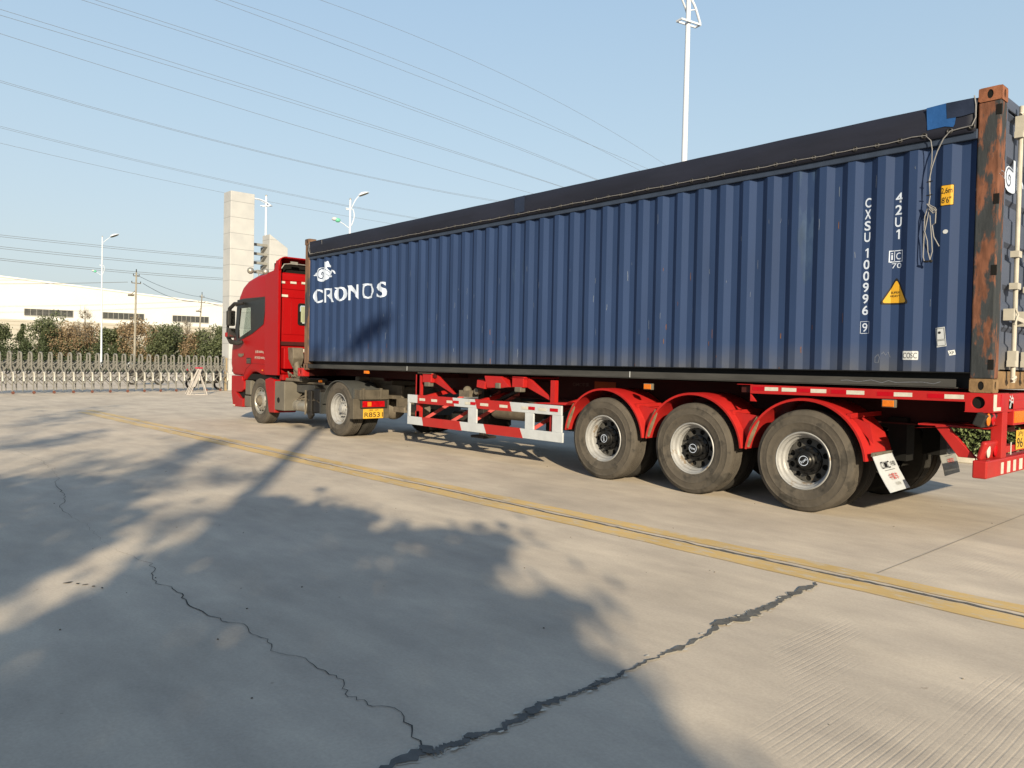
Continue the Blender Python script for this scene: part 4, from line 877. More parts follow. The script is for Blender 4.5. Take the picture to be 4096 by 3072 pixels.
# side marker lamps
for (x, z) in ((-3.60,1.195),(-.83,1.14)):
    o = MB().box(x-.075, x+.05, -.012, .03, z-.037, z+.037).build('marker_lamp', TANKG, TR, bevel=.006); MB().box(x-.065, x+.04, -.022, -.0125, z-.03, z+.03).build('marker_lens', AMB, o, bevel=.006)
b = MB(); b.box(-9.93, -9.84, .0, .06, 1.20, 1.25); b.build('marker_lens', AMB, TR)
# mudguards
def fender(x, y0, y1, zend_l=.58, zend_r=.58, name='mudguard'):
    R1 = .635; cz = WR
    a0 = math.asin(min(1, (zend_r-cz)/R1)); a1 = math.pi-math.asin(min(1, (zend_l-cz)/R1)); b = MB(); n = 30; vs = []
    pr = [(R1-.028, y0), (R1-.006, y0-.004), (R1, y0+.012), (R1, y1), (R1-.004, y1), (R1-.005, y0+.016), (R1-.02, y0+.008)]
    k = len(pr)
    for i in range(n+1):
        t = a0+(a1-a0)*i/n
        for r_, y in pr: vs.append((x+r_*math.cos(t)*1.02, y, cz+r_*math.sin(t)))
    b.add(vs, [(i*k+j, i*k+(j+1) % k, (i+1)*k+(j+1) % k, (i+1)*k+j) for i in range(n) for j in range(k)])
    return b.build(name, REDT if y0 < 1 else REDD, TR, smooth=True)  # far mudguards take the red with shade in its colour
for x in WX: fender(x, -.005, .60); fender(x, 1.84, 2.44)
b = MB()
for x in (WX[1]-.66, WX[0]-.66):                       # webs between the mudguards with the bracket pins
    b.prism([(x-.20,.96),(x+.14,.93),(x+.03,.70),(x+.005,.60),(x-.04,.72)], .10, .13)
b.prism([(WX[0]+.40,1.005),(WX[0]+.62,.93),(WX[0]+.66,.74)], .10, .12)
for (x, z) in ((WX[2]+.47,.955),(WX[1]+.47,.955),(WX[0]+.44,1.0)): b.bar((x,.05,z), (x+.02,.70,z+.01), .045)
b.each('mudguard_bracket', REDT, TR)
b = MB()
for x in WX: b.prism([(x-.64,.60),(x-.60,.80),(x-.52,.93),(x-.49,.88),(x-.54,.75),(x-.60,.60)], .012, .02)
b.each('worn_lining', mat('muddy lining', (.26,.20,.13), .9, var=.3, scale=12, bump=.4), TR)
# mud flaps with print
for (ya, yb, m_, g_) in ((.0, .45, WHT, 1), (1.95, 2.42, mat('grey flap', (.30,.30,.29), .6, var=.1), 0)):
    b = MB(); sh_ = 0 if g_ else -.105; xs_ = [(-.975,.650),(-.955,.60),(-.90,.48),(-.84,.38),(-.795,.315)]; xs_ = xs_ if g_ else [(-1.075,.665),(-1.06,.60),(-1.03,.48),(-1.0,.38),(-.98,.29)]
    vs = []
    for x, z in xs_: vs += [(x, ya, z), (x, yb, z+.012), (x-.006, ya, z-.002), (x-.006, yb, z+.010)]
    fs = []
    for i in range(4): a = 4*i; fs += [(a,a+1,a+5,a+4),(a+2,a+6,a+7,a+3),(a,a+4,a+6,a+2),(a+1,a+3,a+7,a+5)]
    fs += [(0,2,3,1),(16,17,19,18)]; fl = b.add(vs, fs).build('mud_flap', m_, TR)
    parts = [(text_mesh('CIMC', ya+.07, ya+.265, .518, .582, .006), INK), (text_mesh('\u4e2d\u96c6', ya+.29, ya+.40, .530, .578), INK), (ribbon([(ya+.11,.500),(ya+.34,.505)], .004), INK),
             (text_mesh('\u4e2d\u96c6\u8f66', ya+.14, ya+.34, .415, .475), REDINK), (text_mesh('WWW', ya+.20, ya+.32, .365, .395), mat('faint print', (.4,.4,.38), .8))]
    for me, mm in parts:
        for v in me.vertices:
            y, z = v.co.x, v.co.y
            x = None
            for (xa, za), (xb, zb) in zip(xs_, xs_[1:]):
                if zb <= z <= za or (x is None and z > .65): x = xa+(xb-xa)*(z-za)/(zb-za)
            v.co = Vector(((x or -.8)+.014, y, z))-TR.location
        link('flap_print', me, mm, fl)
    bb = MB(); bb.box(-.985+sh_, -.968+sh_, ya-.005, yb+.005, .632, .668); 
    for q in range(3): bb.tube([(-.966+sh_, ya+.05+q*.17, .650), (-.960+sh_, ya+.05+q*.17, .650)], .007, 8)
    bb.build('flap_clamp', TANKG, TR)
# side guard
def guard(y0, y1, paint=True):
    o = MB(); o.box(-8.56, -5.03, y0, y1, .757, .888); o.box(-8.56, -5.00, y0, y1, .398, .530)
    for (a, c) in ((-8.56,-8.50),(-6.98,-6.78),(-5.73,-5.56),(-5.20,-5.02)): o.box(a+.001, c-.001, y0+.002, y1, .530, .757)
    G_ = o.build('side_guard', WHT, TR, bevel=.004)
    if not paint: return G_
    r_ = MB()
    for poly in ([(-8.28,.8905),(-7.36,.8905),(-7.31,.7548),(-8.28,.7548)], [(-6.82,.8905),(-6.05,.8905),(-6.00,.7548),(-6.77,.7548)], [(-8.15,.5325),(-7.18,.5325),(-7.12,.3955),(-8.11,.3955)], [(-6.61,.5325),(-5.83,.5325),(-5.76,.3955),(-6.54,.3955)]): r_.prism(poly, y0-.0025, y1+.002)
    r_.each('red_band', REDT, G_)
    w_ = MB()
    for (a, c) in ((-8.22,-8.07),(-7.90,-7.75),(-7.50,-7.36),(-6.69,-6.51),(-6.26,-6.09),(-7.05,-6.92),(-5.80,-5.66),(-5.46,-5.31)): w_.box(a, c, y0-.0055, y0-.0022, .800, .840)
    w_.each('white_reflector', REFL, G_)
    w_ = MB()
    for (a, c) in ((-7.33,-7.20),(-6.92,-6.80),(-5.66,-5.53),(-5.24,-5.09)): w_.box(a, c, y0-.0058, y0-.002, .802, .846)
    w_.each('red_reflector', REFR, G_)
    return G_
guard(.0, .03); guard(2.41, 2.44, False)
b = MB()
for x in (-8.34, -5.25):
    b.box(x-.05, x+.03, .06, .13, .40, 1.22)
b.box(-8.42,-8.27,.06,.10,.40,.62); b.box(-8.42,-8.27,.06,.10,.78,1.22)
for (x, t) in ((-8.1,1),(-6.95,1),(-5.6,1),(-7.4,1)):
    b.bar((x-.25,.06,.42), (x+.35,.80,1.02), .04, .05)
for x in (-8.3,-6.9,-5.25): b.bar((x,.03,.82), (x+.02,.9,1.0), .05, .06)
b.prism([(-5.55,.905),(-4.93,.935),(-4.98,.90),(-5.6,.892)], .02, .5)
b.each('guard_strut', REDT, TR)
# outrigger brackets with twist-lock pads
for (xc, kk) in ((-8.05, 0), (-6.45, 1), (-5.90, 0)):
    b = MB()
    if kk == 0:
        b.box(xc-.13, xc+.10, .02, .10, 1.10, 1.245); b.prism([(xc+.0,1.245),(xc+.12,1.245),(xc+.62,.94),(xc+.58,.93),(xc+.10,1.10)], .10, .14); b.box(xc-.13, xc+.12, .02, .72, 1.225, 1.250)
    else:
        b.prism([(xc-.20,1.245),(xc+.16,1.245),(xc+.36,1.10),(xc+.20,1.08),(xc-.14,1.07)], .03, .15); b.box(xc-.36, xc-.17, .02, .16, 1.06, 1.17, rot=(0,.12,0)); b.box(xc-.2, xc+.2, .10, .72, 1.10, 1.24)
    o = b.build('outrigger', REDT, TR, bevel=.006)
    c = MB(); c.box(xc-.06, xc+.07, .0, .10, 1.035, 1.105) if kk == 0 else c.box(xc+.07, xc+.17, .005, .10, 1.07, 1.15); c.build('twist_lock', TANKG, o, bevel=.012)
MB().box(-8.29, -7.93, .0, .25, 1.2455, 1.2525).build('pad_plate', TANKG, TR)
b = MB(); b.box(-12.34, -12.20, .12, 2.44, 1.10, 1.25); b.build('neck_cross_member', REDD, TR)
b = MB(); b.box(-12.38, -12.165, .0, .12, 1.09, 1.255); holed(b, -12.27, 1.172, .111, .0835, .035, .05, -.028, .0, 'y'); b.build('front_bolster', REDT, TR, bevel=.006)
MB().box(-12.32, -12.22, -.008, -.002, 1.11, 1.235).build('bolster_pocket', BLK, TR)
# landing gear, spare wheel, air tanks, boxes
for y in (.42, 1.90):
    b = MB(); b.box(-7.25, -7.11, y, y+.14, .55, 1.2); b.box(-7.23, -7.13, y+.02, y+.12, .30, .6); b.box(-7.34, -7.02, y-.06, y+.2, .26, .30); b.bar((-7.18,y+.07,.75), (-6.5,y+.25,1.05), .05); b.build('landing_leg', BLKP, TR, bevel=.008)
b = MB(); b.box(-7.45,-7.2,.2,.4,.90,1.0); b.ball((-7.32,.26,1.0), .07, 6); b.tube([(-6.98,.15,1.0),(-6.98,.24,1.0)], .05, 10); b.tube([(-7.2,.3,.95),(-6.98,.2,1.0)], .015, 6); b.build('winding_gear', STEELD, TR)
b = MB(); b.lathe([(.28,0),(.30,.02),(.46,.0),(.515,.05),(.515,.22),(.46,.27),(.30,.25),(.28,.27)], (-8.1,1.22,.33), 'z', 40, closed_prof=True); b.build('spare_tyre', TYREK, TR, smooth=True)
b = MB(); b.tube([(-7.0,.62,.72),(-6.1,.62,.72)], .15, 18); b.tube([(-9.05,.45,.62),(-8.7,.45,.62)], .13, 18); b.each('air_tank', STEELD, TR, smooth=True)
b = MB(); b.box(-6.0,-5.2,1.0,2.3,.45,.9); b.box(-7.8,-7.3,1.4,2.3,.5,.95); b.each('tool_box', BLKP, TR, bevel=.01)
b = MB(); b.box(-5.35,-5.0,.765,.772,1.0,1.2); b.build('maker_plate', BLKP, TR); 
lay(text_mesh('CIMC\u4e2d\u96c6', -5.52, -5.20, 1.13, 1.19), 'maker_text', mat('dull print', (.16,.10,.09), .7), TR, 'side', .733)
MB().box(-5.10, -4.72, .728, .734, 1.11, 1.21).build('orange_label', mat('dull orange', (.45,.09,.02), .6), TR)

# ================================================================ TRACTOR UNIT
TK = thing('tractor_unit', (-13.5, 1.25, 0), 'red high-roof tractor unit with its cab facing left, pulling the trailer', 'truck')
def bake(o):
    dg = bpy.context.evaluated_depsgraph_get(); dg.update(); me = bpy.data.meshes.new_from_object(o.evaluated_get(dg)); o.modifiers.clear(); o.data = me
def cut(o, cutters):
    for c in cutters:
        co = c.build('cutter', None); m = o.modifiers.new('b', 'BOOLEAN'); m.operation = 'DIFFERENCE'; m.object = co; m.solver = 'EXACT'; bake(o); bpy.data.objects.remove(co)
CW0, CW1 = .0, 2.48
cab = MB().prism([(-15.66,1.03),(-15.76,1.30),(-15.74,1.62),(-15.44,2.60),(-15.33,2.84),(-15.14,3.04),(-14.85,3.17),(-14.40,3.255),(-13.45,3.28),(-13.45,1.10),(-14.13,1.06),(-14.40,1.12),(-14.62,1.12),(-14.90,.98),(-15.0,.90),(-15.10,1.03)], CW0, CW1)
cabo = cab.build('cab_body', RED, TK)
bv = cabo.modifiers.new('bevel', 'BEVEL'); bv.width = .07; bv.segments = 4; bv.limit_method = 'ANGLE'; bv.angle_limit = math.radians(50); bake(cabo)
off = TK.location
def loc_cut(mb):
    mb.v = [tuple(Vector(v)-off) for v in mb.v]; return mb
WIN = [(-15.31,2.60),(-13.98,2.66),(-14.01,2.36),(-14.07,2.17),(-14.60,2.00),(-15.37,1.83),(-15.44,2.05)]
cut(cabo, [MB().box(-15.60, -13.55, .06, 2.42, 1.35, 3.12), MB().prism(WIN, -.2, 2.8), MB().prism([(-16.2,1.85),(-16.2,2.62),(-15.2,2.62),(-15.2,1.85)], .14, 2.34),
    MB().box(-13.6, -13.2, .54, 1.08, 2.20, 2.60)])
for p in cabo.data.polygons: p.use_smooth = True
try: cabo.data.set_sharp_from_angle(angle=math.radians(30))
except Exception: pass
# black window surround and glass, both sides
for y, s_ in ((-.006, 1), (CW1+.006, -1)):
    out = [(-15.40,2.755),(-15.05,2.775),(-13.99,2.765),(-13.93,2.72),(-13.97,2.42),(-14.03,2.17),(-14.58,1.975),(-15.38,1.80),(-15.49,2.0)]
    me = curve_mesh([out, [(-15.24,2.56),(-14.68,2.56),(-14.66,2.06),(-15.34,1.87)]]); o = lay(me, 'window_surround', mat('black window trim', (.016,.017,.017), .3, var=.1), TK, 'side', y)
    q = o.modifiers.new('t', 'SOLIDIFY'); q.thickness = .01; q.offset = 0
    MB().prism([(-15.25,2.57),(-14.67,2.57),(-14.65,2.05),(-15.35,1.86)], y+.010*s_, y+.014*s_).build('side_window', GLASS, TK)
MB().box(-15.41, -15.39, .17, 2.31, 1.86, 2.60, rot=(0,.29,0)).build('windscreen', GLASS, TK)
MB().add([(-15.50,-.012,2.70),(-15.30,-.012,2.73),(-13.95,-.012,2.77),(-13.95,-.012,2.725),(-15.20,-.012,2.665),(-15.48,-.012,2.60)], [(0,1,2,3,4,5)]).build('rain_strip', BLKP, TK)
# interior
b = MB(); b.box(-15.45,-14.95,.1,2.38,1.35,1.93); b.build('dashboard', mat('grey dashboard', (.10,.10,.095), .7), TK, bevel=.04)
b = MB(); b.tube([(-15.0+.13*math.sin(a*.52)*.45, .62+.21*math.cos(a*.52), 2.05+.21*math.sin(a*.52)) for a in range(12)], .014, 6, closed=True); b.bar((-15.2,.62,1.9),(-15.0,.62,2.05),.05); b.build('steering_wheel', BLKP, TK)
b = MB(); b.box(-14.5,-14.0,.35,.9,1.35,1.75); b.box(-14.12,-13.98,.35,.9,1.7,2.5); b.box(-14.5,-14.0,1.6,2.1,1.35,1.75); b.box(-14.12,-13.98,1.6,2.1,1.7,2.5); b.each('seat', BLKP, TK, bevel=.04)
# side fairing behind the door, with a hollow back edge
b = MB(); b.prism([(-13.93,3.20),(-13.80,3.27),(-13.52,3.30),(-13.42,3.50),(-13.315,3.50),(-13.30,2.4),(-13.285,1.08),(-13.90,1.08),(-13.93,1.9)], -.022, .028)
b.prism([(-13.62,3.28),(-13.30,3.50),(-13.30,1.08),(-13.62,1.08)], .028, .034); b.build('side_fairing', RED, TK, bevel=.012, seg=3)
b = MB(); b.prism([(-13.60,3.27),(-13.315,3.47),(-13.30,2.4),(-13.29,1.08),(-13.60,1.08)], 2.45, 2.50); b.build('side_fairing', RED, TK, bevel=.01)
# roof fairing, open at the back
def arch(x, y0, y1, z0, z1, r, n=6):
    P = [(x, y0, z0)]
    for i in range(n+1): t = math.pi/2*i/n; P.append((x, y0+r-r*math.cos(t), z1-r+r*math.sin(t)))
    for i in range(n+1): t = math.pi/2*i/n; P.append((x, y1-r+r*math.sin(t), z1-r+r*math.cos(t)))
    P.append((x, y1, z0)); return P
R_ = [arch(-14.35,.45,2.03,3.20,3.27,.05), arch(-14.0,.25,2.23,3.22,3.42,.12), arch(-13.64,.02,2.46,3.22,3.47,.20), arch(-13.42,-.02,2.50,3.24,3.575,.16), arch(-13.28,-.02,2.50,3.30,3.585,.14)]
n = len(R_[0]); b = MB(); b.add([p for a in R_ for p in a], [(i*n+j, i*n+j+1, (i+1)*n+j+1, (i+1)*n+j) for i in range(4) for j in range(n-1)])
ro = b.build('roof_fairing', RED, TK, smooth=True); q = ro.modifiers.new('t', 'SOLIDIFY'); q.thickness = .02
b = MB(); b.box(-13.60,-13.56,.02,2.46,3.275,3.46); b.build('fairing_inside', BLK, TK)
b = MB(); b.tube([(-13.33,.05,3.33),(-13.34,.12,3.43),(-13.34,.30,3.455),(-13.34,2.2,3.455)], .013, 8); b.box(-13.36,-13.32,.26,.42,3.44,3.50); b.build('support_tube', ALU, TK)
# rear wall details
MB().box(-13.443, -13.440, .57, 1.05, 2.23, 2.57).build('rear_window', mat('curtained glass', (.38,.42,.30), .3, var=.2, scale=6, stretch=(1,6,.4)), TK)
me = curve_mesh([rpoly([(.50,2.16),(1.12,2.16),(1.12,2.64),(.50,2.64)], .06), rpoly([(.545,2.205),(1.075,2.205),(1.075,2.595),(.545,2.595)], .05)]); o = lay(me, 'window_seal', BLK, TK, 'rear', -13.435); q = o.modifiers.new('t','SOLIDIFY'); q.thickness = .012
b = MB()
for z in (2.74, 3.10, 2.92): b.box(-13.446, -13.437, .12, 2.36, z, z+.022)
for y in (.16, .34): b.box(-13.446, -13.440, y, y+.012, 1.98, 2.66)
b.box(-13.446, -13.438, .14, 2.34, 1.955, 1.968)
b.each('pressed_rib', RED, TK, bevel=.003)
b = MB(); b.box(-13.45, -13.40, .06, 2.42, 1.72, 1.80); b.build('rear_gutter', REDD, TK)
b = MB()
for (y0, z0) in ((.0,3.035),(.26,3.045),(.52,3.055),(.82,3.055)): b.box(-13.434, -13.430, y0+.05, y0+.19, z0, z0+.045)
b.box(-13.434,-13.430,.12,.26,2.75,2.80); b.each('white_reflector', REFL, TK)
# horns on the roof
b = MB()
for y in (.02, .62): b.ball((-14.83+.06*(y > .3), y*.55+.03, 3.395), .075, 8); 
b.tube([(-14.85,.05,3.36),(-14.82,.2,3.42),(-14.80,.40,3.40)], .016, 6); b.tube([(-14.82,.2,3.42),(-14.72,.22,3.2)], .016, 6); b.build('roof_horn', ALU, TK, smooth=True)
# mirror
b = MB(); b.tube([(-15.00,-.04,2.66),(-15.20,-.16,2.65),(-15.36,-.20,2.55),(-15.41,-.21,2.3),(-15.44,-.21,2.1),(-15.41,-.21,1.9),(-15.28,-.2,1.79),(-15.10,-.1,1.76),(-15.03,-.03,1.80)], [.035,.045,.045,.032,.03,.045,.055,.05,.04], 8); b.build('mirror_arm', BLKP, TK, smooth=True)
b = MB(); b.box(-15.34,-15.22,-.30,-.12,2.15,2.50); b.box(-15.33,-15.20,-.30,-.12,1.88,2.10); b.each('mirror', BLKP, TK, bevel=.03, seg=3)
b = MB(); b.box(-15.218,-15.214,-.28,-.14,2.18,2.47); b.box(-15.198,-15.194,-.28,-.14,1.91,2.08); b.each('mirror_glass', mat('mirror glass', (.6,.62,.65), .05, metal=1, var=.02), TK)
b = MB(); b.box(-15.36,-15.24,-.31,-.29,1.90,2.0); b.build('mirror_back', RED, TK, bevel=.01)
# door lines, handle, badge, vents, door text
b = MB()
for p, q_ in (((-13.935,-.002,2.75),(-13.935,-.002,1.20)), ((-13.935,-.002,1.30),(-14.62,-.002,1.315)), ((-14.62,-.002,1.315),(-14.90,-.002,1.18)), ((-14.90,-.002,1.18),(-15.06,-.002,1.00))): b.bar(p, q_, .005, .006)
b.build('panel_gap', mat('dark red gap', (.10,.004,.004), .6), TK)
b = MB(); b.prism([(-15.32,1.525),(-15.02,1.53),(-15.04,1.48),(-15.12,1.455),(-15.25,1.455),(-15.31,1.475)], -.016, -.001); b.build('side_badge', STEELD, TK, bevel=.004)
b = MB(); b.box(-14.87,-14.64,-.012,.0,1.305,1.435); b.build('air_intake', BLKP, TK, bevel=.008)
b = MB()
for z in (1.33,1.36,1.39): b.box(-14.85,-14.66,-.016,-.0125,z,z+.012)
b.each('intake_slat', STEELD, TK)
me = merge([text_mesh('\u81ea\u91cd:8800kg', -14.42, -14.00, 1.535, 1.605), text_mesh('\u724c\u5f15\u8d28\u91cf:38000kg', -14.45, -13.95, 1.405, 1.475)])
lay(me, 'door_text', REFL, TK, 'side', -.004)
b = MB()
for z in (1.10,1.22,1.34,1.46,1.58): b.box(-15.79+.02*(z > 1.5),-15.70,.05,.3,z,z+.06)
b.each('grille_slat', REDD, TK)
MB().box(-14.08,-14.02,-.016,.0,1.155,1.185).build('marker_lens', AMB, TK, bevel=.008)
# front bumper corner and steps
b = MB(); b.prism([(-15.70,1.02),(-15.12,1.02),(-15.10,.93),(-14.99,.90),(-15.0,.72),(-15.16,.655),(-15.44,.64),(-15.22,.52),(-15.05,.50),(-15.07,.31),(-15.60,.30),(-15.70,.62)], .0, .5)
b.prism([(-15.70,1.02),(-15.45,1.02),(-15.35,.31),(-15.60,.30),(-15.70,.62)], .5, 2.48); b.build('front_bumper', RED, TK, bevel=.02, seg=3)
b = MB(); b.prism([(-15.44,.642),(-15.20,.515),(-15.03,.60),(-15.10,.66)], .06, .45); b.build('step_recess', BLK, TK)
MB().box(-15.60,-15.48,-.006,.03,.315,.35).build('fog_lamp', REFL, TK, bevel=.008)
b = MB(); b.box(-15.0,-14.72,.03,.45,.60,.93); b.box(-15.04,-14.70,.03,.45,.33,.58); b.each('step_box', TANKG, TK, bevel=.02)
b = MB(); b.prism([(-13.93,.98),(-13.72,1.02),(-13.50,.99),(-13.46,.90),(-13.45,.28),(-13.73,.27),(-13.80,.55),(-13.90,.78)], .0, .5); b.build('wheel_arch_panel', RED, TK, bevel=.02, seg=3)
b = MB(); b.prism([(-15.0,.95),(-13.5,.95),(-13.5,1.08),(-15.0,1.08)], .05, 2.43); b.box(-14.95,-13.5,.5,1.98,.55,1.2); b.build('underbody', BLK, TK)
# chassis
b = MB()
for y in (.80, 1.62): b.box(-15.4, -9.9, y, y+.06, .72, .98)
for x in (-13.0,-12.0,-11.0,-10.0): b.box(x-.05, x+.05, .86, 1.62, .75, .95)
b.build('chassis_frame', STEELD, TK, bevel=.006)
fw = make_wheel('wheel', .516, TK, (-14.239, .035, .5), 'front')
f2 = copy_tree(fw, TK); f2.location = Vector((-14.239, 2.445, .5))-TK.location; f2.rotation_euler = (0,0,math.pi)
rw = make_wheel('wheel', .516, TK, (-10.808, .003, .5163), 'drive')
r2 = copy_tree(rw, TK); r2.location = Vector((-10.808, 2.477, .5163))-TK.location; r2.rotation_euler = (0,0,math.pi)
b = MB(); b.tube([(-10.808,.6,.516),(-10.808,1.9,.516)], .09, 12); b.ball((-10.808,1.24,.52), .24, 10); b.build('drive_axle', STEELD, TK, smooth=True)
b = MB(); b.box(-13.46,-13.005,.0,.60,.345,.955); b.build('battery_box', TANKG, TK, bevel=.02, seg=3)
b = MB(); b.lathe([(.0001,-.006),(.055,-.006),(.06,.002)], (-13.27,0,.56), 'y', 20); b.build('round_port', BLK, TK)
b = MB(); b.box(-13.16,-12.26,.28,.80,.735,.905); b.build('black_locker', mat('dusty black locker', (.075,.075,.075), .6, var=.2), TK, bevel=.02)
b = MB()
b.tube([(-13.06,.30,.46),(-12.88,.30,.46),(-12.84,.30,.46)], .118, 18); b.tube([(-12.80,.30,.46),(-12.50,.30,.46)], .12, 18); b.ball((-12.50,.30,.46), .12, 8, (.4,1,1)); b.build('air_tank', ALU, TK, smooth=True)
b = MB(); b.box(-12.46,-12.28,.22,.70,.33,.80); b.box(-12.24,-11.97,.25,.80,.35,.84); b.prism([(-12.50,.36),(-12.36,.20),(-12.22,.30),(-12.30,.40)], .22, .30); b.build('exhaust_box', BLKP, TK, bevel=.025)
b = MB()
for p in (((-13.55,.3,.57),(-13.0,.3,.56)), ((-13.3,.32,.72),(-13.0,.30,.40)), ((-12.46,.2,.8),(-12.46,.2,.3)), ((-12.9,.25,.60),(-12.4,.25,.72)), ((-13.2,.3,.93),(-11.9,.3,.95))): b.tube(p, .022, 6)
for i in range(7):
    x = -13.1+.17*i; b.tube([(x,.35,.66+.04*(i % 2)),(x+.06,.22,.60),(x+.15,.3,.52+.05*(i % 3))], .014, 6)
b.build('pipework', STEELD, TK)
for (y0, s_) in ((-.005, 1), (1.86, 1)):
    b = MB(); prf = []
    for i in range(17):
        t = math.radians(12+ (168-12)*i/16); prf.append((-10.82+.60*math.cos(t), .475+.575*math.sin(t)))
    vs = [(x, y0, z) for x, z in prf]+[(x, y0+.62, z) for x, z in prf]+[(x*.985-10.82*.015, y0, z-.016) for x, z in prf]+[(x, y0+.62, z-.016) for x, z in prf]; k = 17
    b.add(vs, [(i,i+1,k+i+1,k+i) for i in range(16)]+[(i,2*k+i,2*k+i+1,i+1) for i in range(16)]+[(2*k+i,3*k+i,3*k+i+1,2*k+i+1) for i in range(16)])
    b.box(-10.30,-10.24,y0-.015,y0+.625,.38,.92); b.box(-11.52,-11.46,y0+.005,y0+.6,.38,.80)
    b.build('mudguard', mat('dusty grey black mudguard', (.075,.078,.078), .6, var=.15, scale=3), TK, smooth=True)
b = MB(); b.box(-10.235,-10.05,.0,.62,.72,.90); b.box(-10.235,-10.10,-.10,.66,.37,.74); 
for y in (.05,.42): b.box(-10.10,-10.03,y,y+.05,.72,.93)
b.each('rear_bracket', mat('dark dusty bracket', (.11,.095,.075), .7, var=.3), TK, bevel=.01)
lo = MB().box(-10.098,-10.06,.03,.60,.565,.712).build('light_housing', BLKP, TK, bevel=.012)
MB().box(-10.06,-10.045,.06,.53,.585,.695).build('tail_lens', TAIL, lo, bevel=.012)
MB().box(-10.0448,-10.041,.16,.24,.60,.68).build('indicator_lens', AMB, lo, bevel=.01)
MB().box(-10.098,-10.06,1.85,2.42,.565,.712).build('light_housing', TAIL, TK, bevel=.012)
MB().box(-10.098,-10.088,.10,.53,.375,.550).build('number_plate', PLATE, TK, bevel=.008)
lay(merge([text_mesh('R8531', .125, .515, .400, .488), text_mesh('\u6d59 \u6caa', .22, .42, .512, .540)]), 'plate_text', INK, TK, 'rear', -10.086)
b = MB(); b.box(-11.4,-10.3,.85,1.62,.98,1.06); b.prism([(-11.2,1.06),(-10.4,1.06),(-10.55,1.16),(-11.1,1.16)], .75, 1.72); b.box(-11.05,-10.9,.5,.75,.98,1.12); b.build('fifth_wheel', STEELD, TK, bevel=.01)
b = MB(); b.box(-10.0,-9.6,.75,1.7,.55,.75); b.box(-9.9,-9.55,.62,.82,.50,.60); b.tube([(-9.6,.7,.6),(-9.3,.7,.55)], .05, 8); b.build('rear_coupling', STEELD, TK, bevel=.01)
# gear behind the cab
b = MB(); b.prism([(-13.25,1.67),(-13.02,1.67),(-12.98,1.45),(-13.06,1.30),(-13.22,1.42)], .18, .42); b.tube([(-13.1,.3,1.45),(-13.05,.3,1.2),(-13.1,.3,1.0)], [.07,.08,.05], 8); b.box(-13.3,-12.55,.15,.75,.965,1.03)
b.build('air_cleaner', STEELD, TK, bevel=.015)
b = MB()
for i in range(5):
    y = .22+.1*i; b.tube([(-13.4,y,1.55-.03*i),(-13.0,y-.03,1.25),(-12.75,y,1.08+.03*(i % 2)),(-12.5,y+.02,1.2),(-12.4,y+.02,1.35)], .013, 6)
for i in range(9):
    a = i*1.3; b.tube([(-13.2+.09*i, .2, 1.05+.03*math.sin(a)), (-13.15+.09*i, .15, 1.12+.04*math.cos(a)), (-13.08+.09*i, .22, 1.04)], .016, 6)
b.tube([(-12.85,.45,1.0),(-12.85,.45,1.65)], .02, 6)
b.build('air_hose', mat('dusty hose', (.12,.105,.085), .7, var=.4, scale=12), TK)
MB().box(-13.42,-13.25,.10,.35,1.22,1.66).build('lower_panel', RED, TK, bevel=.01)
MB().box(-13.40,-13.25,.08,.30,.98,1.10).build('lower_panel', RED, TK, bevel=.01)
MB().box(-13.36,-13.30,.45,.80,1.40,1.66, rot=(.3,0,0)).build('lower_panel', RED, TK, bevel=.01)
MB().box(-13.295,-13.29,.48,.60,1.58,1.65).build('white_label', REFL, TK)
MB().box(-11.99,-11.93,.22,.28,.975,1.02).build('marker_lens', AMB, TK, bevel=.006)
MB().box(-13.36,-13.30,.02,.06,.65,.67).build('hook', STEELD, TK)
# ================================================================ GATE
u = Vector((-31.161+29.569, 6.276+2.071, 0)).normalized()      # along the gate
nrm = Vector((u.y, -u.x, 0))                                    # towards the yard
G0 = Vector((-29.569, -2.071, 0)); GT = thing('sliding_gate', (-30.3, 2.0, 0), 'long concertina sliding gate of stainless steel hoops across the entrance', 'gate')
def gp(s, d, z): return G0+u*s+nrm*d+Vector((0,0,z))
fb = None; SPG = .332
for i in range(-5, 26):
    s = SPG*i; b = MB()
    for off_ in (-.11, .11):
        pass
    W2 = .12
    b.tube([gp(s,W2,.92), gp(s,W2,1.36), gp(s,W2*.8,1.44), gp(s,W2*.3,1.465), gp(s,-W2*.3,1.465), gp(s,-W2*.8,1.44), gp(s,-W2,1.36), gp(s,-W2,.92)], .034, 6)
    pass
    for d in (W2, -W2):
        b.tube([gp(s,d,.92), gp(s,d*2.3,.74), gp(s,d*2.3,.10)], [.032,.028,.022], 6)
    b.tube([gp(s,W2*2.3,.70), gp(s,-W2*2.3,.70)], .018, 6)
    fr = b.build('hoop_frame', STAIN, GT)
    p = MB(); p.tube([gp(s,W2*2.3,.78), gp(s+.02,W2*2.35,.74), gp(s+.03,W2*2.35,.50), gp(s+.035,W2*2.3,.46)], [.045,.034,.034,.045], 8); p.build('hinge_sleeve', mat('bright polished steel', (.74,.73,.70), .25, metal=.25, var=.05), fr, smooth=True)
    if i % 2 == 0:
        q = MB(); c = gp(s+.02, W2*2.3, .055); q.lathe([(.0001,-.02),(.05,-.02),(.055,0),(.05,.02),(.0001,.02)], c, 'x', 12); q.build('castor', mat('red castor', (.16,.06,.045), .7, var=.2), fr)
b = MB()
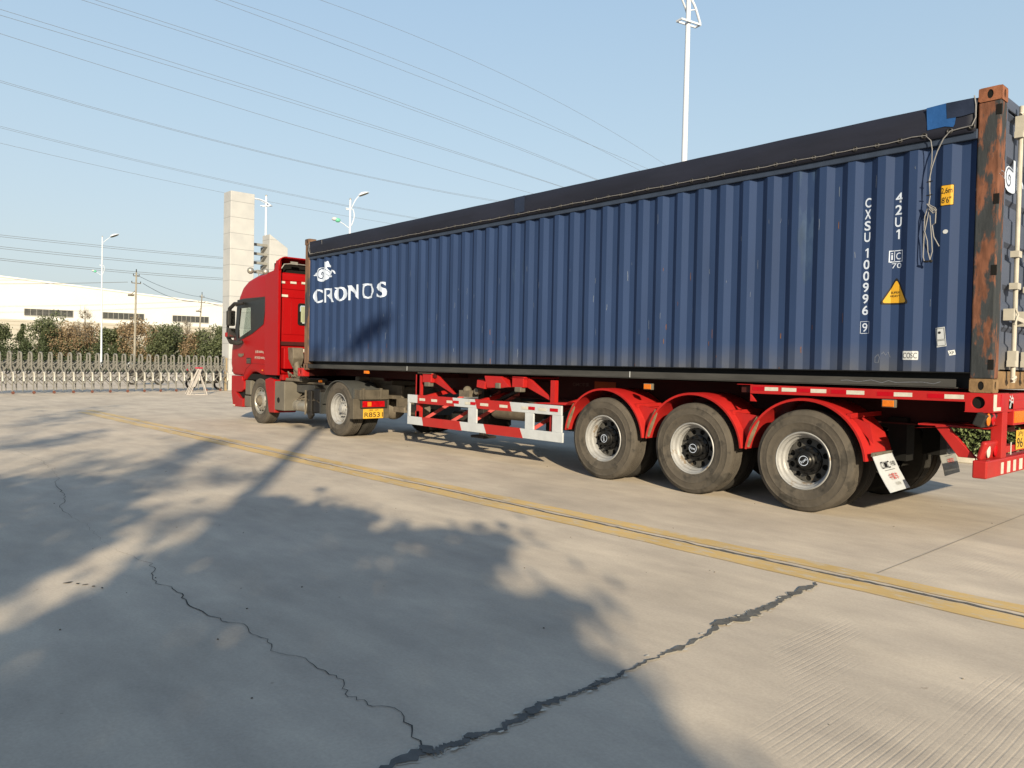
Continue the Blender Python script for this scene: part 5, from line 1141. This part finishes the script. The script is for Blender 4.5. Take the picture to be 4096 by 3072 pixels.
for i in range(-5, 25):
    s = SPG*i
    for d in (.125, -.125):
        b.bar(gp(s+.0, d, .70), gp(s+SPG*.95, d, 1.10), .014, .055); b.bar(gp(s, d+.012, 1.02), gp(s+SPG, d+.012, 1.22), .010, .036)
    for d in (.26, -.26): b.bar(gp(s, d, .40), gp(s+SPG, d, .72), .012, .036); b.bar(gp(s, d, .62), gp(s+SPG, d, .30), .010, .03)
    for d in (.10, -.10): b.bar(gp(s, d, 1.12), gp(s+SPG*.5, d, .84), .012, .045); b.bar(gp(s+SPG*.5, d, 1.14), gp(s+SPG, d, .86), .010, .036)
b.build('lattice_bars', STAIN, GT)
GP = thing('gate_post', tuple(gp(8.35, 0, 0)), 'short brownish metal end post of the sliding gate beside the tall pillar', 'post')
MB().box(*(lambda c: (c.x-.05, c.x+.05, c.y-.05, c.y+.05))(gp(8.35,.1,0)), 0, 1.42).build('post_body', mat('bronze post', (.36,.28,.18), .5, var=.2), GP, bevel=.01)
# pillars
PM = bpy.data.materials.new('cream stone cladding'); PM.use_nodes = True
def clad(m, c0, c1, zs=.68, line=.012):
    t = m.node_tree; N = t.nodes; L = t.links; b = N['Principled BSDF']; b.inputs['Roughness'].default_value = .5
    tc = N.new('ShaderNodeTexCoord'); s = N.new('ShaderNodeSeparateXYZ'); L.new(tc.outputs['Object'], s.inputs[0])
    d = N.new('ShaderNodeMath'); d.operation = 'DIVIDE'; d.inputs[1].default_value = zs; L.new(s.outputs[2], d.inputs[0])
    f = N.new('ShaderNodeMath'); f.operation = 'FRACT'; L.new(d.outputs[0], f.inputs[0])
    c = N.new('ShaderNodeMath'); c.operation = 'LESS_THAN'; c.inputs[1].default_value = line/zs*1.6; L.new(f.outputs[0], c.inputs[0])
    fl = N.new('ShaderNodeMath'); fl.operation = 'FLOOR'; L.new(d.outputs[0], fl.inputs[0])
    wn = N.new('ShaderNodeTexWhiteNoise'); wn.noise_dimensions = '1D'; L.new(fl.outputs[0], wn.inputs['W'])
    n = N.new('ShaderNodeTexNoise'); n.inputs['Scale'].default_value = 2; n.inputs['Detail'].default_value = 6; L.new(tc.outputs['Object'], n.inputs['Vector'])
    a = N.new('ShaderNodeMath'); a.operation = 'MULTIPLY_ADD'; a.inputs[1].default_value = .35; L.new(wn.outputs[0], a.inputs[0]); L.new(n.outputs[0], a.inputs[2])
    r = N.new('ShaderNodeValToRGB'); r.color_ramp.elements[0].position = .35; r.color_ramp.elements[1].position = .9; r.color_ramp.elements[0].color = (*c0, 1); r.color_ramp.elements[1].color = (*c1, 1); L.new(a.outputs[0], r.inputs[0])
    x = N.new('ShaderNodeMix'); x.data_type = 'RGBA'; L.new(c.outputs[0], x.inputs[0]); L.new(r.outputs[0], x.inputs[6]); x.inputs[7].default_value = (*[v*.6 for v in c0], 1); L.new(x.outputs[2], b.inputs['Base Color'])
clad(PM, (.238,.246,.262), (.292,.298,.31))
P1 = thing('gate_pillar', (-30.9, 6.9, 0), 'tall cream stone-clad pillar standing at the end of the sliding gate', 'pillar', 'entrance pillars')
MB().box(-31.60, -30.85, 6.20, 7.26, 0, 8.60).build('pillar_shaft', PM, P1, bevel=.012)
P2 = thing('gate_pillar', (-31.6, 8.9, 0), 'shorter cream pillar with a slanting top behind the truck cab', 'pillar', 'entrance pillars')
MB().prism([(8.19,0),(9.07,0),(9.07,6.50),(8.19,7.04)], -32.05, -31.30, 'x').build('pillar_shaft', PM, P2, bevel=.012)
GR = thing('pillar_grille', (-31.6, 7.9, 3.5), 'row of horizontal grey steel fins joining the two entrance pillars', 'grille')
b = MB()
for z in (6.48,6.07,5.66,5.25,4.84,4.43,4.02,3.6,3.2): b.box(-31.62, -31.50, 7.262, 8.187, z, z+.11); b.prism([(-31.50,z),(-31.95,z),(-31.95,z-.28)], 8.06, 8.186, 'y')
b.each('fin', mat('grey steel fin', (.30,.30,.29), .5, var=.15), GR)
# A-shaped stand
AS = thing('folding_stand', (-27.5, 3.65, 0), 'white folding A-frame sign stand with a red top in front of the sliding gate', 'sign stand')
WST = mat('white stand paint', (.52,.49,.48), .5, var=.06)
f0 = Vector((-27.63, 3.28, 0)); f1 = Vector((-27.46, 3.98, 0)); ap = (f0+f1)/2+Vector((0,.04,1.0)); bk = Vector((-.42,.10,0))
b = MB()
for o_ in (Vector((0,0,0)), bk): b.bar(f0+o_*1, ap+o_*.05, .028); b.bar(f0+o_+Vector((.0,.12,0)), ap+o_*.05+Vector((0,.1,-.03)), .028); b.bar(f1+o_, ap+o_*.05, .028)
b.each('stand_leg', WST, AS)
b = MB(); b.bar(f0, f1, .05, .03); b.bar(f0+bk, f1+bk, .05, .03); b.bar(f0, f0+bk, .04, .03); b.bar(f1, f1+bk, .04, .03); b.each('base_bar', WST, AS)
q0 = f0.lerp(ap, .30)+Vector((.02,.05,0)); q1 = ap+Vector((.02,.03,-.04)); b = MB(); w_ = Vector((0,.12,0)); b.add([q0, q0+w_, q1+w_*.75, q1, q0+Vector((.02,0,0)), q0+w_+Vector((.02,0,0)), q1+w_*.75+Vector((.02,0,0)), q1+Vector((.02,0,0))], [(0,1,2,3),(4,7,6,5),(0,4,5,1),(3,2,6,7),(0,3,7,4),(1,5,6,2)]); b.build('sign_board', WST, AS)
b = MB(); b.box(ap.x-.04, ap.x+.04, ap.y-.12, ap.y+.16, .99, 1.045); b.build('red_cap', mat('red cap', (.50,.05,.09), .5), AS, bevel=.01)
# mopeds behind the gate
def moped(x, y, yaw, label, helm, body):
    t = thing('moped', (x, y, 0), label, 'moped', 'mopeds parked beyond the gate', rot=(0,0,yaw))
    def P(mb, n, m, **k):
        mb.v = [(v[0]+x, v[1]+y, v[2]) for v in mb.v]; return mb.build(n, m, t, **k)
    for dx in (-.6, .6): w = MB(); w.lathe([(.17,-.04),(.24,-.045),(.26,0),(.24,.045),(.17,.04)], (dx,0,.26), 'y', 20, closed_prof=True); P(w, 'wheel', TYREK, smooth=True)
    P(MB().prism([(-.75,.55),(-.70,.78),(-.05,.74),(.05,.40),(.38,.36),(.48,.98),(.58,.98),(.56,.30),(-.30,.24),(-.42,.45)], -.11, .11), 'body', body, bevel=.03)
    P(MB().box(-.65,0,-.12,.12,.76,.84), 'seat', BLKP, bevel=.03)
    h = MB(); h.tube([(.50,-.32,1.02),(.54,0,1.0),(.50,.32,1.02)], .018, 6); h.tube([(.54,0,1.0),(.60,0,.30)], .025, 6); P(h, 'handlebar', STEELD)
    P(MB().ball((-.72,0,.95), .15, 8), 'top_box', helm, smooth=True)
moped(-32.3, 5.75, .9, 'dark moped with a round red top box close behind the right end of the gate', mat('red box', (.55,.03,.07), .4), STEELD)
moped(-38.5, 5.2, 1.4, 'dark moped with a round white top box standing farther beyond the gate', WHT, BLKP)
# ================================================================ LAMP POSTS
def path(pts, n=10):
    out = []; m = len(pts)
    for i in range(m-1):
        p0, p1, p2, p3 = [Vector(pts[max(0, min(m-1, k))]) for k in (i-1, i, i+1, i+2)]
        for k in range(n):
            t = k/n; out.append(.5*((2*p1)+(-p0+p2)*t+(2*p0-5*p1+4*p2-p3)*t*t+(-p0+3*p1-3*p2+p3)*t**3))
    out.append(Vector(pts[-1])); return out
def lamp_head(c, L_, tilt, parent, col=LAMPW):
    t = Vector(c); b = MB(); n = 14; vs = []; ring = 14
    for i in range(n+1):
        s = i/n; w = .5*math.sin(math.pi*min(1, max(.0, .04+.96*s))**.8)*.36*L_*1.5 if 0 < i < n else .01
        for k in range(ring):
            a = 2*math.pi*k/ring; z = math.sin(a)*w*(.75 if math.sin(a) > 0 else .16); vs.append(Vector((s*L_, math.cos(a)*w, z)))
    R = Euler((0, -tilt, 0)).to_matrix(); vs = [R @ v+t for v in vs]
    b.add(vs, [(i*ring+k, i*ring+(k+1) % ring, (i+1)*ring+(k+1) % ring, (i+1)*ring+k) for i in range(n) for k in range(ring)])
    h = b.build('lamp_head', col, parent, smooth=True)
    g_ = MB(); g_.add([R @ Vector((L_*(.5+.42*math.cos(a)), .21*L_*math.sin(a), -.052*L_))+t for a in [2*math.pi*k/20 for k in range(20)]]+[R @ Vector((L_*(.5+.40*math.cos(a)), .19*L_*math.sin(a), -.075*L_))+t for a in [2*math.pi*k/20 for k in range(20)]], [tuple(range(20,40))]+[(i,(i+1) % 20,20+(i+1) % 20,20+i) for i in range(20)])
    g_.build('lens', mat('grey lamp lens', (.16,.16,.13), .3, var=.2), h); return h
def lamp_post(x, y, yaw, kind, label, H=10.3, zb=9.8, rise=1.0, reach=.45, hl=.68, db=0):
    t = thing('street_lamp', (0,0,0), label, 'street lamp', 'white street lamps')
    b = MB(); b.tube([(0,0,0),(0,0,.5),(0,0,H*.5),(0,0,H)], [.105,.10,.075,.052] if kind < 3 else [.13,.13,.12,.10], 14); b.box(-.2,.2,-.2,.2,0,.03); b.build('pole', LAMPW, t, smooth=True)
    MB().ball((0,0,H+.03), .058, 8).build('finial', ALU, t, smooth=True)
    if kind == 1:
        b = MB(); b.box(-.34,.30,-.10,-.07,zb,zb+.045); b.box(-.34,.30,.07,.10,zb,zb+.045); b.box(.27,.30,-.07,.07,zb,zb+.045); b.box(-.34,-.31,-.07,.07,zb,zb+.045)
        b.tube(path([(-.32,.085,zb+.04),(-.14,.085,zb+.40*rise),(.0,.06,zb+.60*rise),(.22,.04,zb+.85*rise),(.45,.02,zb+1.02*rise),(1.1,0,zb+1.30*rise)]), [.030]*50+[.020], 8)
        b.tube(path([(-.10,-.085,zb+.04),(-.03,-.085,zb+.30*rise),(.10,-.06,zb+.48*rise),(.30,-.04,zb+.75*rise),(.45,-.02,zb+.92*rise),(1.1,0,zb+1.24*rise)]), [.024]*50+[.018], 8)
        b.bar((-.16,.085,zb+.35*rise), (.0,0,zb+.32*rise), .02); b.bar((.34,.03,zb+.94*rise), (.32,-.04,zb+.78*rise), .02)
        b.build('arm', LAMPW, t, smooth=True); lamp_head((1.05,0,zb+1.26*rise), .7, .30, t)
    else:
        zu = zb; zb = zb-db; b = MB(); b.tube(path([(.03,0,zb-1.0),(.12,0,zb-.85),(.22,0,zb-.45),(.17,0,zb-.12),(.10,0,zb-.06)]), .028, 8); b.box(-.25,.05,-.06,.06,zb-.05,zb-.02); b.box(-.22,.05,-.05,.05,zb-.12,zb-.09)
        b.tube(path([(.06,0,zu-.05),(.15,.03,zu+.20),(reach*.62,.03,zu+.48),(reach,0,zu+.70)]), .020, 8); b.tube(path([(.04,0,zu-.10),(.12,-.03,zu+.10),(reach*.6,-.03,zu+.42),(reach,0,zu+.68)]), .014, 6)
        b.tube(path([(0,0,zb-1.07),(-.10,0,zb-1.07),(-.35,0,zb-.90),(-.58,0,zb-.78)]), .022, 8); b.build('arm', LAMPW, t, smooth=True)
        lamp_head((reach-.03,0,zu+.68), hl, .42, t)
        g_ = MB(); g_.ball((-.66,0,zb-.72), .15, 8, (1.0,.9,.8)); g_.build('side_lamp', GREENL, t, smooth=True); g_ = MB(); g_.ball((-.84,0,zb-.66), .17, 8, (.9,.75,.62)); g_.build('side_lamp_cover', WHT, t, smooth=True)
    t.location = (x, y, 0); t.rotation_euler = (0, 0, yaw); return t
lamp_post(-9.27, 8.55, math.radians(258), 1, 'tall white lamp post rising behind the container, cut off by the top of the photo', H=11.6, zb=9.82)
lamp_post(-35.9, 15.0, math.radians(62), 2, 'white lamp post with a raised head and green side lamp behind the container roof', zb=9.85)
lamp_post(-39.1, 11.6, math.radians(215), 1, 'small white lamp post rising between the two entrance pillars', H=10.4, zb=9.85, rise=.40)
lamp_post(-86.6, 15.75, math.radians(60), 2, 'distant white lamp post in front of the warehouse at the left', H=13.7, zb=13.0, reach=.75, hl=1.0, db=2.2)
lamp_post(10.0, -14.3, 0.03, 3, 'white lamp post by the roadside trees, its shadow crossing the yellow lines', H=10.3, zb=9.6, reach=1.40, hl=1.3)
# ================================================================ UTILITY POLES AND WIRES
CON = mat('grey concrete pole', (.36,.34,.30), .8, var=.15, scale=3)
def upole(x, y, h, lean, label):
    t = thing('utility_pole', (x, y, 0), label, 'utility pole', 'concrete utility poles'); T = Vector((x+lean, y+lean, h))
    MB().tube([(x,y,0), T], [.15,.10], 10).build('pole', CON, t, smooth=True)
    b = MB()
    for dz, w in ((-.5,.35),(-1.4,.55)): b.box(T.x-.04, T.x+.04, T.y-w, T.y+w, h+dz, h+dz+.1)
    b.each('cross_arm', STEELD, t)
    b = MB()
    for dz, w in ((-.5,.35),(-1.4,.55)):
        for s_ in (-1, 1): b.tube([(T.x,T.y+w*s_*.95,h+dz+.1),(T.x,T.y+w*s_*.95,h+dz+.3)], .05, 6)
    b.tube([T,(T.x,T.y,h+.4)], .06, 6); b.each('insulator', BLKP, t)
    b = MB(); b.box(T.x-.3,T.x+.3,T.y-.9,T.y-.3,h-3.0,h-2.8); b.tube([(T.x,T.y-.6,h-2.8),(T.x,T.y-.1,h-2.3)], .04, 5); b.build('switch', STEELD, t)
upole(-102.4, 23.7, 11.9, .1, 'nearer concrete utility pole beside the orange-brown tree')
upole(-133.4, 43.1, 12.2, .5, 'farther, slightly leaning concrete utility pole at the third window band')
WM = mat('dark wire', (.17,.18,.20), .6, var=.1)
WIRES = [(-42.78,-0.003008,0.11182,22.972,16.7,33.0),(-46.93,-0.001953,0.05618,23.602,12.6,36.8),(-47.57,-0.000503,-0.02011,24.312,11.9,37.4),(-48.21,-0.001002,-0.00452,22.051,5.2,38.1),(-48.77,-0.000879,-0.00686,22.051,4.7,38.6),(-48.29,-0.000256,-0.03589,20.021,0.6,38.2),(-49.15,-0.000232,-0.03051,20.022,0.7,39.0),(-52.08,0.000479,-0.07246,20.085,1.2,41.7),(-68.16,0.001221,-0.09256,22.331,3.8,54.8),(-68.58,0.001153,-0.08942,22.326,3.8,55.1),(-82.16,0.000884,-0.08826,22.499,6.0,53.0),(-82.76,0.000858,-0.08664,22.497,6.1,53.4),(-80.05,0.000868,-0.08033,20.429,5.7,47.2),(-159.21,0.000234,-0.00826,22.073,18.4,57.5),(-161.71,0.000359,-0.01687,22.190,18.8,58.5),(-150.72,0.000403,-0.02327,19.280,17.0,54.1),(-153.53,0.000586,-0.03470,19.428,17.5,55.2),(-140.51,0.000753,-0.04636,16.536,15.4,50.0),(-143.11,0.000803,-0.05228,16.627,15.8,51.1),]
ORD = ['highest wire crossing the sky, alone above all the others','upper wire of the highest pair crossing the sky','lower wire of the highest pair crossing the sky','upper wire of the second highest pair','lower wire of the second highest pair','upper wire of the third pair, starting near the top left corner','lower wire of the third pair, starting near the top left corner','single dark wire just below the third pair','upper wire of the faint pair above the middle lamp head','lower wire of the faint pair above the middle lamp head','upper wire of the pair crossing the green-lamp post','lower wire of the pair crossing the green-lamp post','lowest of the long wires, touching the top of the tall pillar',
 'upper wire of the top pair above the warehouse roof','lower wire of the top pair above the warehouse roof','upper wire of the middle pair above the warehouse roof','lower wire of the middle pair above the warehouse roof','upper wire of the bottom pair above the warehouse roof','lower wire of the bottom pair above the warehouse roof']
for i, (x, a, b_, c, y0, y1) in enumerate(WIRES):
    span = y1-y0; ya, yb = y0-span*.35, y1+span*(.6 if x < -120 else 1.6); n = 40
    far = x < -120; pts = [(x, ya+(yb-ya)*k/n, a*(ya+(yb-ya)*k/n)**2+b_*(ya+(yb-ya)*k/n)+c) for k in range(n+1)]
    o = MB().tube(pts, .034 if far else .0115*abs(x)/50 if x > -60 else .013, 5).build('power_line', WM)
    tag(o, ORD[i], 'power line', 'overhead power lines')
def low(p, q, sag, r_, lab):
    p = Vector(p); q = Vector(q); pts = [p.lerp(q, k/16)-Vector((0,0,sag*4*(k/16)*(1-k/16))) for k in range(17)]
    tag(MB().tube(pts, r_, 5).build('cable', WM), lab, 'cable', 'low cables across the warehouse')
low((-128,-16,9.5), (-102.3,22.8,10.6), .5, .03, 'low cable running left from the nearer utility pole across the warehouse')
low((-102.3,24.6,10.6), (-132.9,42.4,10.9), .6, .03, 'low cable between the two utility poles')
low((-102.3,23.8,11.6), (-132.9,43.5,11.8), .5, .025, 'upper cable between the two utility poles')
low((-132.9,43.6,11.8), (-150,75,10.6), .6, .035, 'upper cable running right from the farther utility pole')
low((-132.9,44.5,10.9), (-150,76,8.8), .6, .035, 'lower cable running right from the farther utility pole')
# ================================================================ WAREHOUSE
WH = thing('warehouse', (-172, 40, 0), 'long white warehouse with dark window bands and a sloping roofline behind the trees', 'warehouse')
CLAD = mat('white sheet cladding', (.70,.72,.74), .55, var=.03, scale=.3)
w = Vector((-166.4+175.8, 60.6-21.1, 0)).normalized(); wn = Vector((w.y, -w.x, 0)); A0 = Vector((-175.8, 21.1, 0))
def wp(s, d, z): return A0+w*s+wn*d+Vector((0,0,z))
roofz = lambda s: 15.96-.0762*s
b = MB(); s0, s1 = -70, 64; zt0, zt1 = roofz(s0), roofz(s1); zk = roofz(-20)
b.add([wp(s0,0,8),wp(s1,0,8),wp(s1,0,zt1),wp(-20,0,zk),wp(s0,0,zk-2.5), wp(s0,-60,8),wp(s1,-60,8),wp(s1,-60,zt1),wp(-20,-60,zk),wp(s0,-60,zk-2.5)], [(0,1,2,3,4),(5,9,8,7,6),(1,6,7,2),(0,4,9,5)]); b.build('upper_wall', CLAD, WH)
LOWM = mat('cream lower wall', (.48,.465,.43), .7, var=.06, scale=.5)
b = MB(); b.add([wp(s0,.05,0),wp(s1,.05,0),wp(s1,.05,8.0),wp(s0,.05,8.0), wp(s0,-60,0),wp(s1,-60,0),wp(s1,-60,8),wp(s0,-60,8)], [(0,1,2,3),(1,5,6,2),(4,7,6,5),(0,3,7,4)])
for z in (5.6,6.4,7.2): pass
b.build('lower_wall', LOWM, WH)
b = MB()
for z in (6.1,6.9,7.6): b.bar(wp(s0,.10,z), wp(s1,.10,z), .06, .05)
b.each('wall_groove', mat('groove shade', (.45,.40,.32), .8), WH)
b = MB(); b.add([wp(s1+.4,.08,zt1+.05),wp(-20,.08,zk+.05),wp(s0,.08,zk-2.45),wp(s0,-60.1,zk-2.45),wp(-20,-60.1,zk+.05),wp(s1+.4,-60.1,zt1+.05), wp(s1+.4,.08,zt1+.35),wp(-20,.08,zk+.35),wp(s0,.08,zk-2.15),wp(s0,-60.1,zk-2.15),wp(-20,-60.1,zk+.35),wp(s1+.4,-60.1,zt1+.35)], [(0,1,4,5),(1,2,3,4),(6,11,10,7),(7,10,9,8),(0,6,7,1),(1,7,8,2),(5,4,10,11),(4,3,9,10),(0,5,11,6),(2,8,9,3)])
b.build('roof', mat('white roof edge', (.82,.82,.82), .5, var=.02), WH)
WG = mat('dark warehouse glass', (.055,.060,.065), .3, var=.3, scale=1.5)
for sa, sb in ((-22.,-13.4), (4.0,12.3), (17.6,25.2), (30.7,37.9), (43.5,50.5)):
    fr = MB(); fr.add([wp(sa,.06,8.86),wp(sb,.06,8.86),wp(sb,.06,10.16),wp(sa,.06,10.16)], [(0,1,2,3)]); o = fr.build('window_band', WG, WH)
    m2 = MB(); n = 8
    for k in range(n+1): s = sa+(sb-sa)*k/n; m2.bar(wp(s,.12,8.86), wp(s,.12,10.16), .06, .06)
    m2.bar(wp(sa,.13,8.84), wp(sb,.13,8.84), .10, .10); m2.bar(wp(sa,.13,10.18), wp(sb,.13,10.18), .10, .08); m2.build('window_frame', mat('grey frame', (.45,.45,.44), .6), o)
